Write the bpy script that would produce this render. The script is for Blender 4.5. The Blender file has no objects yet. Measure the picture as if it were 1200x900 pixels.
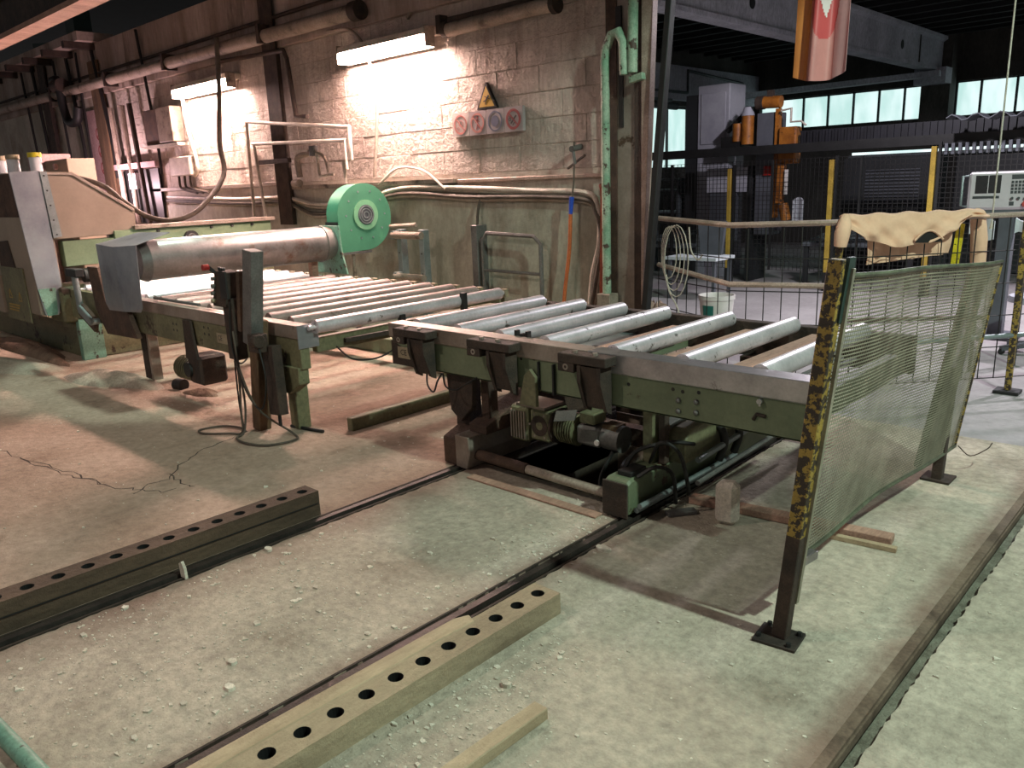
import bpy, bmesh, math, random
from mathutils import Vector, Matrix
random.seed(7)
scn = bpy.context.scene
COL = scn.collection
V = Vector
# ------------------------------------------------------------------ camera
# X runs along the block wall, Y into the hall, Z up; metres
yaw, pitch, roll = math.radians(43.57), math.radians(14.2), math.radians(2.267)
fw = V((-math.sin(yaw)*math.cos(pitch), math.cos(yaw)*math.cos(pitch), -math.sin(pitch)))
rt = V((math.cos(yaw), math.sin(yaw), 0)); dn = fw.cross(rt)
c_, s_ = math.cos(roll), math.sin(roll)
rt, dn = c_*rt + s_*dn, -s_*rt + c_*dn
cam = bpy.data.cameras.new('camera'); cam.sensor_width = 36; cam.sensor_fit = 'HORIZONTAL'
cam.lens = 935.4/1200*36; cam.clip_start = .05; cam.clip_end = 200
camo = bpy.data.objects.new('camera', cam); COL.objects.link(camo)
m_ = Matrix.Identity(4)
for i in range(3):
    m_[i][0], m_[i][1], m_[i][2] = rt[i], -dn[i], -fw[i]
m_[2][3] = 1.6
camo.matrix_world = m_
scn.camera = camo
# ------------------------------------------------------------------ world, lights, exposure
wd = bpy.data.worlds.new('world'); scn.world = wd; wd.use_nodes = True
bg = wd.node_tree.nodes['Background']; bg.inputs[0].default_value = (.95, .92, .91, 1); bg.inputs[1].default_value = .15
scn.view_settings.view_transform = 'Standard'; scn.view_settings.look = 'None'
scn.view_settings.exposure = 0.55; scn.view_settings.gamma = 1.0
scn.view_settings.use_curve_mapping = False
LAMP_PINK = (1.0, .66, .58); LAMP_PINK_STRENGTH = 320.0
HIGHBAY = (.77, 1.0, .85)
HIGHBAYS = [((2.05, 2.78, 5.0), 900.0, 145, .08), ((-7.3, 3.7, 3.85), 270.0, 60, .15)]
HALL_AND_FILL_LAMPS = [((-4.6, -1.2, 4.9), (1.0, .84, .72), 240.0, 139, .2), ((-0.2, 9.6, 3.3), (.98, .90, 1.0), 520.0, 130, .3), ((-3.0, 9.0, 3.55), (.97, .91, 1.0), 260.0, 172, .1)]  # first is an added warm fill, last is added to brighten the far hall
WINDOW_STRENGTH = .70
# ------------------------------------------------------------------ materials
MATS = {}
def lin(c):
    return tuple((x/12.92 if x <= .04045 else ((x+.055)/1.055)**2.4) for x in c)
def mat(name, c1, c2=None, scale=6, rough=.7, metal=0.0, bump=0.0, bscale=40, c3=None, s3=3, t3=.6, w3=.06, stretch=(1, 1, 1), fine=0.25, lo=.35, hi=.65):
    """procedural surface: c1/c2 blended by noise, c3 as patches with their own outline, fine grain and relief"""
    m = bpy.data.materials.new(name); m.use_nodes = True; MATS[name] = m
    nt = m.node_tree; N = nt.nodes; L = nt.links
    b = N['Principled BSDF']; b.inputs['Roughness'].default_value = rough; b.inputs['Metallic'].default_value = metal
    c1 = lin(c1); c2 = lin(c2) if c2 else tuple(x*.7 for x in c1)
    geo = N.new('ShaderNodeNewGeometry')
    mp = N.new('ShaderNodeMapping'); mp.inputs['Scale'].default_value = stretch
    L.new(geo.outputs['Position'], mp.inputs[0])
    def noise(sc, det=5, rg=.6):
        n = N.new('ShaderNodeTexNoise'); n.inputs['Scale'].default_value = sc; n.inputs['Detail'].default_value = det
        n.inputs['Roughness'].default_value = rg; L.new(mp.outputs[0], n.inputs['Vector']); return n
    def ramp(src, a, bb):
        r = N.new('ShaderNodeMapRange'); r.inputs[1].default_value = a; r.inputs[2].default_value = bb
        L.new(src, r.inputs[0]); return r.outputs[0]
    def mix(f, a, bb):
        x = N.new('ShaderNodeMix'); x.data_type = 'RGBA'
        if hasattr(f, 'is_linked'): L.new(f, x.inputs[0])
        else: x.inputs[0].default_value = f
        for s, v in ((x.inputs[6], a), (x.inputs[7], bb)):
            if hasattr(v, 'is_linked'): L.new(v, s)
            else: s.default_value = (*v, 1)
        return x.outputs[2]
    n1 = noise(scale)
    col = mix(ramp(n1.outputs[0], lo, hi), c1, c2)
    if c3:
        n3 = noise(s3, 6, .65)
        p = ramp(n3.outputs[0], t3, t3+w3)
        col = mix(p, col, lin(c3))
    if fine:
        nf = noise(scale*14, 3, .7)
        g = ramp(nf.outputs[0], .3, .7)
        hv = N.new('ShaderNodeHueSaturation'); L.new(col, hv.inputs['Color'])
        mm = N.new('ShaderNodeMapRange'); mm.inputs[3].default_value = 1-fine; mm.inputs[4].default_value = 1+fine
        L.new(g, mm.inputs[0]); L.new(mm.outputs[0], hv.inputs['Value']); col = hv.outputs[0]
    L.new(col, b.inputs['Base Color'])
    if bump:
        nb = noise(bscale, 6, .65); L.new(geo.outputs['Position'], nb.inputs['Vector'])
        bp = N.new('ShaderNodeBump'); bp.inputs['Strength'].default_value = min(1, bump); bp.inputs['Distance'].default_value = .02*max(1, bump)
        L.new(nb.outputs[0], bp.inputs['Height']); L.new(bp.outputs[0], b.inputs['Normal'])
    return m
def emis(name, c, s):
    m = bpy.data.materials.new(name); m.use_nodes = True; MATS[name] = m
    N = m.node_tree.nodes; b = N['Principled BSDF']
    b.inputs['Base Color'].default_value = (.6, .6, .6, 1)
    b.inputs['Emission Color'].default_value = (*c, 1); b.inputs['Emission Strength'].default_value = s
    return m
mat('floor', (.73, .69, .625), (.62, .58, .52), 1.7, .92, bump=.8, bscale=26, c3=(.52, .46, .40), s3=1.7, t3=.60, w3=.16, fine=.24)
mat('floor_dusty', (.66, .59, .525), (.57, .495, .43), 1.3, .95, bump=.8, bscale=20, c3=(.45, .37, .31), s3=1.6, t3=.6, w3=.14, fine=.2)
mat('floor_far', (.62, .60, .60), (.55, .53, .53), 1.2, .85, bump=.2, fine=.1)
mat('groove_dust', (.50, .50, .44), (.36, .35, .30), 14, .95, bump=.8, bscale=60, fine=.3)
mat('strip_rust', (.47, .40, .34), (.36, .29, .24), 5, .85, bump=.3, c3=(.27, .21, .17), s3=3, t3=.55, w3=.1)
mat('groove', (.26, .22, .18), (.17, .14, .12), 9, .9, bump=.4)
mat('block', (.76, .72, .68), (.62, .57, .53), 1.6, .9, bump=2.2, bscale=13, c3=(.50, .44, .39), s3=1.5, t3=.57, w3=.16, stretch=(1.3, 1, .35), fine=.16)
mat('pipe_peel', (.62, .68, .60), (.42, .56, .46), 6, .6, bump=.3, bscale=40, c3=(.26, .20, .16), s3=9, t3=.57, w3=.03)
mat('mortar', (.70, .65, .60), (.58, .53, .48), 5, .95, bump=.8)
mat('plaster', (.70, .67, .62), (.58, .54, .49), 1.6, .85, bump=.7, bscale=14, c3=(.42, .35, .28), s3=1.2, t3=.57, w3=.15, stretch=(1, 1, .6), fine=.14)
mat('dado', (.68, .68, .62), (.54, .53, .47), 1.4, .75, bump=.6, bscale=16, c3=(.38, .32, .26), s3=1.1, t3=.55, w3=.18, stretch=(1, 1, .5), fine=.16)
mat('band', (.66, .60, .56), (.50, .44, .40), 1.8, .9, bump=.6, bscale=20, c3=(.34, .29, .26), s3=1.6, t3=.58, w3=.14, stretch=(1.4, 1, .3), fine=.15)
mat('concrete_far', (.72, .72, .76), (.62, .62, .66), 2, .9, bump=.3, stretch=(1, 1, .6))
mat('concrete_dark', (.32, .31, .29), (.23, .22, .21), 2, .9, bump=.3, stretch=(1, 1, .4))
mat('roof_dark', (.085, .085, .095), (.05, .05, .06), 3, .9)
mat('green', (.42, .46, .36), (.34, .38, .29), 3, .55, bump=.12, c3=(.24, .18, .13), s3=6, t3=.61, w3=.03, fine=.10)
mat('green_light', (.45, .53, .41), (.37, .45, .34), 3, .5, bump=.1, c3=(.24, .20, .14), s3=6, t3=.68, w3=.03, fine=.08)
mat('olive', (.44, .44, .33), (.35, .34, .25), 3, .6, bump=.15, c3=(.20, .14, .09), s3=5, t3=.60, w3=.05)
mat('teal_paint', (.45, .60, .53), (.36, .52, .45), 4, .5, bump=.1, c3=(.22, .17, .13), s3=9, t3=.58, w3=.03)
mat('blower_green', (.28, .52, .41), (.25, .47, .37), 3, .42, c3=(.34, .60, .46), s3=4, t3=.66, w3=.1, fine=.04)
mat('steel', (.74, .73, .74), (.60, .59, .60), 5, .32, .85, bump=.04, c3=(.42, .40, .39), s3=9, t3=.62, w3=.06, fine=.10)
mat('roller', (.90, .87, .89), (.78, .75, .77), 4, .40, .55, bump=.03, c3=(.40, .37, .36), s3=14, t3=.62, w3=.05, fine=.10)
mat('roller_dusty', (.66, .60, .58), (.54, .48, .46), 4, .5, .35, bump=.1, c3=(.42, .35, .31), s3=8, t3=.60, w3=.08, fine=.12)
mat('sheet_steel', (.64, .66, .68), (.52, .54, .57), 2.5, .38, .7, c3=(.44, .45, .48), s3=2.5, t3=.6, w3=.12, fine=.05)
mat('sheet_beige', (.55, .50, .44), (.50, .45, .39), 2.5, .6, c3=(.45, .40, .34), s3=1.5, t3=.62, w3=.1, fine=.04)
mat('duct_steel', (.58, .57, .56), (.44, .43, .43), 3, .38, .65, bump=.05, c3=(.42, .32, .27), s3=4, t3=.56, w3=.12, fine=.10)
mat('cap_steel', (.60, .56, .52), (.48, .43, .39), 3.5, .5, .4, bump=.15, c3=(.34, .27, .22), s3=6, t3=.62, w3=.06, fine=.10)
mat('rust', (.33, .25, .20), (.22, .16, .13), 8, .85, bump=.5, bscale=50, fine=.25)
mat('rust_dark', (.25, .195, .16), (.15, .12, .10), 9, .8, bump=.4, bscale=50, fine=.25)
mat('rail_steel', (.27, .24, .22), (.17, .15, .14), 7, .55, .4, bump=.3, fine=.2)
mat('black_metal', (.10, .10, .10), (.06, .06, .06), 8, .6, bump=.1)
mat('black_rubber', (.09, .085, .08), (.06, .055, .05), 8, .6)
mat('grey_metal', (.42, .42, .41), (.34, .33, .32), 6, .5, .3, bump=.08)
mat('galvanised', (.56, .60, .60), (.46, .50, .50), 8, .45, .5, fine=.12)
mat('pipe_dusty', (.60, .55, .50), (.48, .43, .38), 5, .7, bump=.2, c3=(.30, .25, .21), s3=5, t3=.58, w3=.1)
mat('pipe_white', (.76, .73, .68), (.64, .60, .55), 6, .6, bump=.1)
mat('cable_grey', (.60, .57, .51), (.48, .45, .40), 8, .7)
mat('cable_dusty', (.33, .30, .26), (.24, .21, .18), 8, .75)
mat('wood_old', (.36, .29, .23), (.23, .18, .14), 5, .9, bump=.6, bscale=30, c3=(.20, .155, .12), s3=4, t3=.56, w3=.12, stretch=(1, .18, 1), fine=.2)
mat('wood_worn', (.63, .57, .47), (.50, .44, .36), 5, .9, bump=.5, bscale=30, c3=(.38, .32, .25), s3=5, t3=.6, w3=.1, stretch=(1, .25, 1), fine=.14)
mat('wood_light', (.70, .63, .52), (.58, .51, .41), 6, .85, bump=.4, bscale=30, c3=(.50, .40, .28), s3=6, t3=.62, w3=.1, stretch=(1, .2, 1), fine=.12)
mat('wood_post', (.42, .33, .24), (.28, .22, .16), 6, .9, bump=.4, stretch=(1, 1, .15))
mat('wood_pink', (.68, .54, .47), (.56, .44, .38), 6, .9, bump=.3, stretch=(1, .2, 1))
mat('yellow_worn', (.60, .50, .22), (.50, .41, .17), 6, .6, bump=.3, bscale=60, c3=(.18, .14, .11), s3=34, t3=.47, w3=.03, fine=.1)
mat('yellow', (.66, .55, .22), (.56, .46, .18), 6, .5)
mat('yellow_bright', (.84, .80, .16), (.74, .68, .12), 8, .5, c3=(.15, .13, .08), s3=30, t3=.62, w3=.03)
mat('mesh_wire', (.60, .58, .51), (.48, .46, .40), 8, .5, .3, fine=.15)
mat('mesh_frame', (.40, .42, .34), (.26, .26, .21), 8, .6, .2, bump=.1)
mat('fence_wire', (.11, .10, .10), (.07, .065, .06), 8, .6)
mat('rail_pink', (.70, .62, .57), (.58, .50, .45), 6, .5, .2, bump=.08)
mat('cloth', (.90, .74, .63), (.84, .68, .57), 3, .9, bump=.15, bscale=90, fine=.04)
mat('cloth_dark', (.10, .09, .085), (.08, .07, .07), 3, .9)
mat('stone_white', (.80, .76, .71), (.70, .66, .61), 6, .9, bump=.4, bscale=24, c3=(.60, .53, .48), s3=5, t3=.6, w3=.1)
mat('chip', (.86, .84, .78), (.66, .63, .57), 20, .9)
mat('dust_pile', (.50, .41, .34), (.38, .30, .25), 6, .95, bump=.8, bscale=30)
mat('mortar_hump', (.66, .63, .57), (.57, .53, .47), 3, .92, bump=.5, bscale=20)
mat('white_plastic', (.84, .82, .80), (.78, .76, .74), 4, .5, fine=.04)
mat('label_green', (.10, .42, .38), (.09, .38, .34), 4, .5, fine=0)
mat('sack', (.68, .58, .52), (.56, .47, .42), 5, .9, bump=.3)
mat('pale_panel', (.66, .66, .69), (.56, .56, .60), 2, .6, fine=.04)
mat('mid_panel', (.36, .37, .40), (.28, .29, .31), 2, .6, fine=.05)
mat('dark_panel', (.17, .18, .19), (.13, .135, .14), 2, .6, fine=.05)
mat('orange_paint', (.66, .41, .14), (.50, .29, .10), 6, .5, c3=(.25, .14, .07), s3=9, t3=.60, w3=.05)
mat('bellows', (.10, .10, .13), (.06, .06, .08), 6, .6)
mat('console', (.80, .76, .78), (.74, .70, .72), 2, .5, fine=.03)
mat('screen', (.16, .13, .14), (.12, .10, .11), 3, .25, fine=0)
mat('key_dark', (.16, .15, .17), (.12, .11, .13), 6, .5, fine=0)
mat('red_button', (.75, .20, .10), (.65, .15, .08), 4, .4, fine=0)
mat('sign_white', (.74, .71, .69), (.66, .63, .61), 6, .6, fine=.04)
mat('sign_grey', (.62, .58, .58), (.56, .52, .52), 6, .6, fine=.04)
mat('sign_red_faded', (.70, .46, .43), (.64, .41, .38), 6, .6, fine=0)
mat('sign_red', (.55, .20, .20), (.48, .16, .16), 6, .6, fine=0)
mat('sign_blue', (.34, .36, .45), (.30, .32, .40), 6, .6, fine=0)
mat('sign_yellow', (.76, .62, .20), (.70, .56, .16), 6, .6, fine=.04)
mat('sign_black', (.14, .12, .11), (.11, .10, .09), 6, .6, fine=0)
mat('plate', (.62, .58, .48), (.52, .48, .40), 12, .5, .2)
mat('orange_hose', (.70, .38, .20), (.60, .31, .16), 6, .5)
mat('orange_hose2', (.62, .28, .18), (.50, .22, .14), 6, .5)
mat('blue_tape', (.14, .30, .72), (.12, .26, .62), 6, .4)
mat('red_knob', (.62, .12, .10), (.52, .10, .08), 6, .4)
mat('flag_orange', (.86, .55, .30), (.80, .48, .26), 2, .35, fine=.03)
mat('flag_red', (.80, .34, .34), (.74, .30, .31), 2, .35, fine=.03)
mat('flag_white', (.94, .91, .90), (.88, .83, .82), 2, .35, fine=.03)
mat('flag_pink', (.78, .58, .58), (.70, .52, .53), 2, .35, fine=.03)
mat('flag_rose', (.82, .56, .54), (.76, .50, .49), 2, .35, fine=.03)
mat('far_metal', (.32, .35, .36), (.24, .26, .27), 3, .6)
mat('paper', (.82, .84, .86), (.74, .76, .78), 6, .7, fine=.03)
mat('box_pink', (.72, .60, .60), (.64, .52, .52), 3, .6)
mat('teal_dark', (.14, .22, .20), (.10, .17, .15), 3, .6)
def rail_dust(name):      # reddish dirt lying along the rails
    m = MATS[name]; N = m.node_tree.nodes; L = m.node_tree.links; b = N['Principled BSDF']
    src = b.inputs['Base Color'].links[0].from_socket
    g = N.new('ShaderNodeNewGeometry'); sp = N.new('ShaderNodeSeparateXYZ'); L.new(g.outputs['Position'], sp.inputs[0])
    n = N.new('ShaderNodeTexNoise'); n.inputs['Scale'].default_value = 3.0; n.inputs['Detail'].default_value = 6; L.new(g.outputs['Position'], n.inputs['Vector'])
    for x, w_, k in ((-3.2, .30, .75), (-2.06, .16, .7), (-.72, .10, .7)):
        a = N.new('ShaderNodeMath'); a.operation = 'SUBTRACT'; a.inputs[1].default_value = x; L.new(sp.outputs[0], a.inputs[0])
        ab = N.new('ShaderNodeMath'); ab.operation = 'ABSOLUTE'; L.new(a.outputs[0], ab.inputs[0])
        r = N.new('ShaderNodeMapRange'); r.inputs[1].default_value = .03; r.inputs[2].default_value = w_; r.inputs[3].default_value = k*1.7; r.inputs[4].default_value = 0; L.new(ab.outputs[0], r.inputs[0])
        mu = N.new('ShaderNodeMath'); mu.operation = 'MULTIPLY'; mu.use_clamp = True; L.new(r.outputs[0], mu.inputs[0]); L.new(n.outputs[0], mu.inputs[1])
        mx = N.new('ShaderNodeMix'); mx.data_type = 'RGBA'; L.new(mu.outputs[0], mx.inputs[0]); L.new(src, mx.inputs[6]); mx.inputs[7].default_value = (*lin((.46, .34, .29)), 1); src = mx.outputs[2]
    L.new(src, b.inputs['Base Color'])
rail_dust('floor'); rail_dust('floor_dusty')
mat('inlet_paint', (.45, .66, .52), (.38, .60, .46), 5, .5, fine=.05)
emis('lamp_glow', LAMP_PINK, LAMP_PINK_STRENGTH)
emis('highbay_glow', HIGHBAY, 6.0)
# frosted window glass with the daylight behind it
def window_mat():
    m = emis('window_day', (.66, .93, .90), WINDOW_STRENGTH); nt = m.node_tree; N = nt.nodes; L = nt.links
    b = N['Principled BSDF']; b.inputs['Roughness'].default_value = .35
    g = N.new('ShaderNodeNewGeometry'); mp = N.new('ShaderNodeMapping'); mp.inputs['Scale'].default_value = (1.4, 1.4, .5); L.new(g.outputs['Position'], mp.inputs[0])
    n = N.new('ShaderNodeTexNoise'); n.inputs['Scale'].default_value = 2.2; n.inputs['Detail'].default_value = 5; L.new(mp.outputs[0], n.inputs['Vector'])
    r = N.new('ShaderNodeValToRGB'); r.color_ramp.elements[0].color = (.52, .78, .74, 1); r.color_ramp.elements[1].color = (.80, 1.0, .99, 1)
    r.color_ramp.elements[0].position = .35; r.color_ramp.elements[1].position = .62
    L.new(n.outputs[0], r.inputs[0]); L.new(r.outputs[0], b.inputs['Emission Color'])
window_mat()
# ------------------------------------------------------------------ mesh helpers
def smooth_path(pts, n=6):
    pts = [V(p) for p in pts]
    if len(pts) < 3: return pts
    out = []
    P = [pts[0]*2-pts[1]] + pts + [pts[-1]*2-pts[-2]]
    for i in range(1, len(P)-2):
        a, b, c, d = P[i-1:i+3]
        for k in range(n):
            t = k/n
            out.append(.5*((2*b) + (c-a)*t + (2*a-5*b+4*c-d)*t*t + (3*b-a-3*c+d)*t**3))
    out.append(pts[-1]); return out
class MB:
    def __init__(s): s.v = []; s.f = []
    def add(s, vs, fs):
        o = len(s.v); s.v += [V(p) for p in vs]; s.f += [tuple(i+o for i in f) for f in fs]; return s
    def box(s, x0, x1, y0, y1, z0, z1):
        return s.add([(x0,y0,z0),(x1,y0,z0),(x1,y1,z0),(x0,y1,z0),(x0,y0,z1),(x1,y0,z1),(x1,y1,z1),(x0,y1,z1)],
                     [(0,3,2,1),(4,5,6,7),(0,1,5,4),(1,2,6,5),(2,3,7,6),(3,0,4,7)])
    def obox(s, c, size, R=None):
        c = V(c); h = [q/2 for q in size]
        vs = [V((x*h[0], y*h[1], z*h[2])) for z in (-1,1) for (x,y) in ((-1,-1),(1,-1),(1,1),(-1,1))]
        if R is not None: vs = [R @ p for p in vs]
        return s.add([c+p for p in vs], [(0,3,2,1),(4,5,6,7),(0,1,5,4),(1,2,6,5),(2,3,7,6),(3,0,4,7)])
    def bar(s, p0, p1, w, h, up=(0,0,1)):
        p0, p1 = V(p0), V(p1); d = (p1-p0); l = d.length; d.normalize(); up = V(up)
        if abs(d.dot(up)) > .95: up = V((0,1,0))
        r = d.cross(up).normalized(); u = r.cross(d)
        R = Matrix((r, d, u)).transposed()
        return s.obox((p0+p1)/2, (w, l, h), R)
    def tube(s, pts, r, n=8, smooth=0, closed=False):
        pts = smooth_path(pts, smooth) if smooth else [V(p) for p in pts]
        m = len(pts); vs = []; prev = None
        for i, p in enumerate(pts):
            a = pts[max(0, i-1)]; b = pts[min(m-1, i+1)]
            if closed: a = pts[(i-1) % m]; b = pts[(i+1) % m]
            t = (b-a).normalized() if (b-a).length > 1e-9 else V((0,0,1))
            if prev is None:
                ref = V((0,0,1)) if abs(t.z) < .9 else V((1,0,0))
                u = t.cross(ref).normalized()
            else:
                u = prev - t*prev.dot(t)
                u = u.normalized() if u.length > 1e-6 else t.orthogonal().normalized()
            prev = u; w = t.cross(u)
            rr = r[i] if isinstance(r, (list, tuple)) else r
            k = 1.0
            if 0 < i < m-1:
                d1 = (pts[i]-pts[i-1]).normalized(); d2 = (pts[i+1]-pts[i]).normalized()
                k = min(1.6, 1/max(.5, math.sqrt(max(.01, (1+d1.dot(d2))/2))))
            vs += [p + (u*math.cos(2*math.pi*j/n) + w*math.sin(2*math.pi*j/n))*rr*(1+(k-1)*.5) for j in range(n)]
        fs = []
        for i in range(m-1 if not closed else m):
            i2 = (i+1) % m
            for j in range(n):
                fs.append((i*n+j, i*n+(j+1) % n, i2*n+(j+1) % n, i2*n+j))
        if not closed:
            fs.append(tuple(range(n-1, -1, -1))); fs.append(tuple((m-1)*n+j for j in range(n)))
        return s.add(vs, fs)
    def cyl(s, p0, p1, r, n=16, r2=None):
        return s.tube([p0, p1], [r, r if r2 is None else r2], n)
    def prism(s, poly, axis, a, b):
        def P(q, t):
            return {'x': (t, q[0], q[1]), 'y': (q[0], t, q[1]), 'z': (q[0], q[1], t)}[axis]
        n = len(poly)
        vs = [P(q, a) for q in poly] + [P(q, b) for q in poly]
        fs = [tuple(range(n)), tuple(range(2*n-1, n-1, -1))] + [(i, i+n, (i+1) % n+n, (i+1) % n) for i in range(n)]
        return s.add(vs, fs)
    def ring(s, c, ax1, ax2, r0, r1, depth, n=24):
        c, ax1, ax2 = V(c), V(ax1), V(ax2); nn = ax1.cross(ax2).normalized()*depth
        vs = []
        for k in range(n):
            d = ax1*math.cos(2*math.pi*k/n)+ax2*math.sin(2*math.pi*k/n)
            vs += [c+d*r0, c+d*r1, c+d*r1+nn, c+d*r0+nn]
        fs = []
        for k in range(n):
            a = 4*k; b = 4*((k+1) % n)
            for q in range(4): fs.append((a+q, a+(q+1) % 4, b+(q+1) % 4, b+q))
        return s.add(vs, fs)
    def disc(s, c, ax1, ax2, r, depth, n=24):
        c, ax1, ax2 = V(c), V(ax1), V(ax2); nn = ax1.cross(ax2).normalized()*depth
        vs = [c+(ax1*math.cos(2*math.pi*k/n)+ax2*math.sin(2*math.pi*k/n))*r for k in range(n)]
        vs += [p+nn for p in vs]
        return s.add(vs, [tuple(range(n-1, -1, -1)), tuple(range(n, 2*n))] + [(k, (k+1) % n, (k+1) % n+n, k+n) for k in range(n)])
    def grid(s, fn, nu, nv):
        vs = [fn(i/nu, j/nv) for j in range(nv+1) for i in range(nu+1)]
        return s.add(vs, [(j*(nu+1)+i, j*(nu+1)+i+1, (j+1)*(nu+1)+i+1, (j+1)*(nu+1)+i) for j in range(nv) for i in range(nu)])
    def mesh(s, name, origin, bevel=0, smooth=None, thick=0):
        bm = bmesh.new()
        vv = [bm.verts.new(p-origin) for p in s.v]
        for f in s.f:
            try: bm.faces.new([vv[i] for i in f])
            except ValueError: pass
        bmesh.ops.recalc_face_normals(bm, faces=bm.faces)
        if thick:
            g = bmesh.ops.solidify(bm, geom=bm.faces[:], thickness=thick)
        if bevel:
            es = [e for e in bm.edges if e.is_manifold and e.calc_face_angle(0) > .6]
            if es: bmesh.ops.bevel(bm, geom=es, offset=bevel, segments=1, affect='EDGES', clamp_overlap=True)
        me = bpy.data.meshes.new(name); bm.to_mesh(me); bm.free()
        if smooth is not None:
            me.shade_smooth(); me.set_sharp_from_angle(angle=math.radians(smooth))
        return me
LOC = {}
def build(mb, name, m, parent=None, bevel=0, smooth=None, thick=0, kind=None, label=None, cat=None, group=None):
    if parent is not None: org = LOC[parent.name]
    else:
        xs = [p.x for p in mb.v]; ys = [p.y for p in mb.v]; zs = [p.z for p in mb.v]
        org = V(((min(xs)+max(xs))/2, (min(ys)+max(ys))/2, min(zs)))
    me = mb.mesh(name, org, bevel, smooth, thick)
    me.materials.append(MATS[m])
    o = bpy.data.objects.new(name, me); COL.objects.link(o)
    if parent is not None: o.parent = parent; LOC[o.name] = org
    else: o.location = org; LOC[o.name] = org
    if kind: o['kind'] = kind
    if label: o['label'] = label
    if cat: o['category'] = cat
    if group: o['group'] = group
    return o
def thing(name, label, cat, loc, group=None, kind=None):
    o = bpy.data.objects.new(name, None); COL.objects.link(o); o.location = loc; o.empty_display_size = .1
    LOC[o.name] = V(loc)
    o['label'] = label; o['category'] = cat
    if group: o['group'] = group
    if kind: o['kind'] = kind
    return o
def solo(mb, name, m, label, cat, **k):
    return build(mb, name, m, None, label=label, cat=cat, **k)
def struct(mb, name, m, **k):
    return build(mb, name, m, None, kind='structure', **k)
def copy_part(src, parent, off, name=None):
    o = src.copy(); COL.objects.link(o); o.parent = parent; o.location = V(off); LOC[o.name] = LOC[src.name]
    return o
def text(s, size, c, ux, uy, name, m, parent, depth=.001):
    cu = bpy.data.curves.new('t', 'FONT'); cu.body = s; cu.size = size; cu.align_x = 'CENTER'; cu.align_y = 'CENTER'; cu.resolution_u = 2
    o = bpy.data.objects.new('t', cu); COL.objects.link(o)
    bpy.context.view_layer.update()
    me0 = o.evaluated_get(bpy.context.evaluated_depsgraph_get()).to_mesh()
    mb = MB(); c, ux, uy = V(c), V(ux).normalized(), V(uy).normalized(); nz = ux.cross(uy)
    mb.add([c + ux*p.co.x + uy*p.co.y + nz*depth for p in me0.vertices], [tuple(f.vertices) for f in me0.polygons])
    bpy.data.objects.remove(o); bpy.data.curves.remove(cu)
    return build(mb, name, m, parent)
WY = 5.45      # face of the block wall
# ================================================================== THE SETTING
def jitter_strip(mb, xe, y0, y1, side, amp):      # crumbled slab edge along a groove
    n = int((y1-y0)/.025)
    pts = [(xe+random.uniform(-amp, amp), y0+(y1-y0)*i/n) for i in range(n+1)]
    return pts
def slab(mb, x0, x1, y0, y1, z0, j0=0, j1=0):
    l = jitter_strip(mb, x0, y0, y1, 0, j0); r = jitter_strip(mb, x1, y0, y1, 0, j1)
    poly = r + l[::-1]
    n = len(poly)
    mb.add([(x, y, 0) for x, y in poly] + [(x, y, z0) for x, y in poly],
           [tuple(range(n))] + [(i, i+n, (i+1) % n+n, (i+1) % n) for i in range(n)])
fl = MB()
slab(fl, -3.20, -2.11, -3, 3.10, -.6, .006, .008); slab(fl, -3.20, -2.11, 4.42, 5.2, -.6, .006, .008)
slab(fl, -2.01, -.722, -3, 5.2, -.3, .006, .0)
slab(fl, -.632, 8, -3, 5.2, -.3, .005, 0)
floor = struct(fl, 'floor', 'floor')
f2 = MB(); slab(f2, -24, -3.31, -3, 5.2, -.3, 0, .006); build(f2, 'slab', 'floor_dusty', floor)
f3 = MB(); f3.box(-24, 8, 5.2, 20, -.3, 0); build(f3, 'slab', 'floor_far', floor)
f4 = MB()
for x0, x1 in ((-3.32, -3.19), (-2.12, -2.0)): f4.box(x0, x1, -3, 5.2, -.3, -.055)
build(f4, 'groove_bed', 'groove', floor)
f7 = MB(); f7.box(-3.20, -2.11, 3.0, 4.5, -.7, -.6); build(f7, 'pit_bottom', 'groove', floor, label='dark brown bottom of the pit under the carriage')  # pit bottom takes the dark brown of the groove beds
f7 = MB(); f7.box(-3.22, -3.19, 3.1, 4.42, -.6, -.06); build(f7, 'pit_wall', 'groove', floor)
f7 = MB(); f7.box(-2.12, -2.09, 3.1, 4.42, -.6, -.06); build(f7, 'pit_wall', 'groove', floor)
f6 = MB(); f6.box(-.672, -.62, -3, 5.2, -.3, -.022); build(f6, 'groove_bed', 'groove_dust', floor)
f6 = MB(); f6.box(-.74, -.672, -3, 5.2, -.3, -.06); build(f6, 'groove_bed', 'groove', floor)
f5 = MB(); f5.box(-.722, -.688, -3, 5.2, -.1, .004); f5.box(-.688, -.682, -3, 5.2, -.1, -.01)
build(f5, 'edge_strip', 'strip_rust', floor, label='rusty flat steel edging along the floor groove')
for x, lab in ((-3.26, 'dark worn steel rail sunk in the floor beside the long dark perforated timber'),
               (-2.065, 'dark worn steel rail sunk in the floor beside the pale perforated timber')):
    t = thing('floor_rail', lab, 'rail', (x, 1, -.055), 'rails of the transfer table')
    r = MB(); r.prism([(x-.016, .012), (x+.016, .012), (x+.016, -.012), (x+.006, -.02), (x+.006, -.055), (x-.006, -.055), (x-.006, -.02), (x-.016, -.012)], 'y', -3, 4.9)
    build(r, 'rail_head', 'rail_steel', t)
    e = MB(); e.box(x-.052, x-.042, -3, 4.9, -.055, .004); e.box(x+.038, x+.05, -3, 4.9, -.055, .002)
    build(e, 'edge_angle', 'rust_dark', t)
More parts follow.
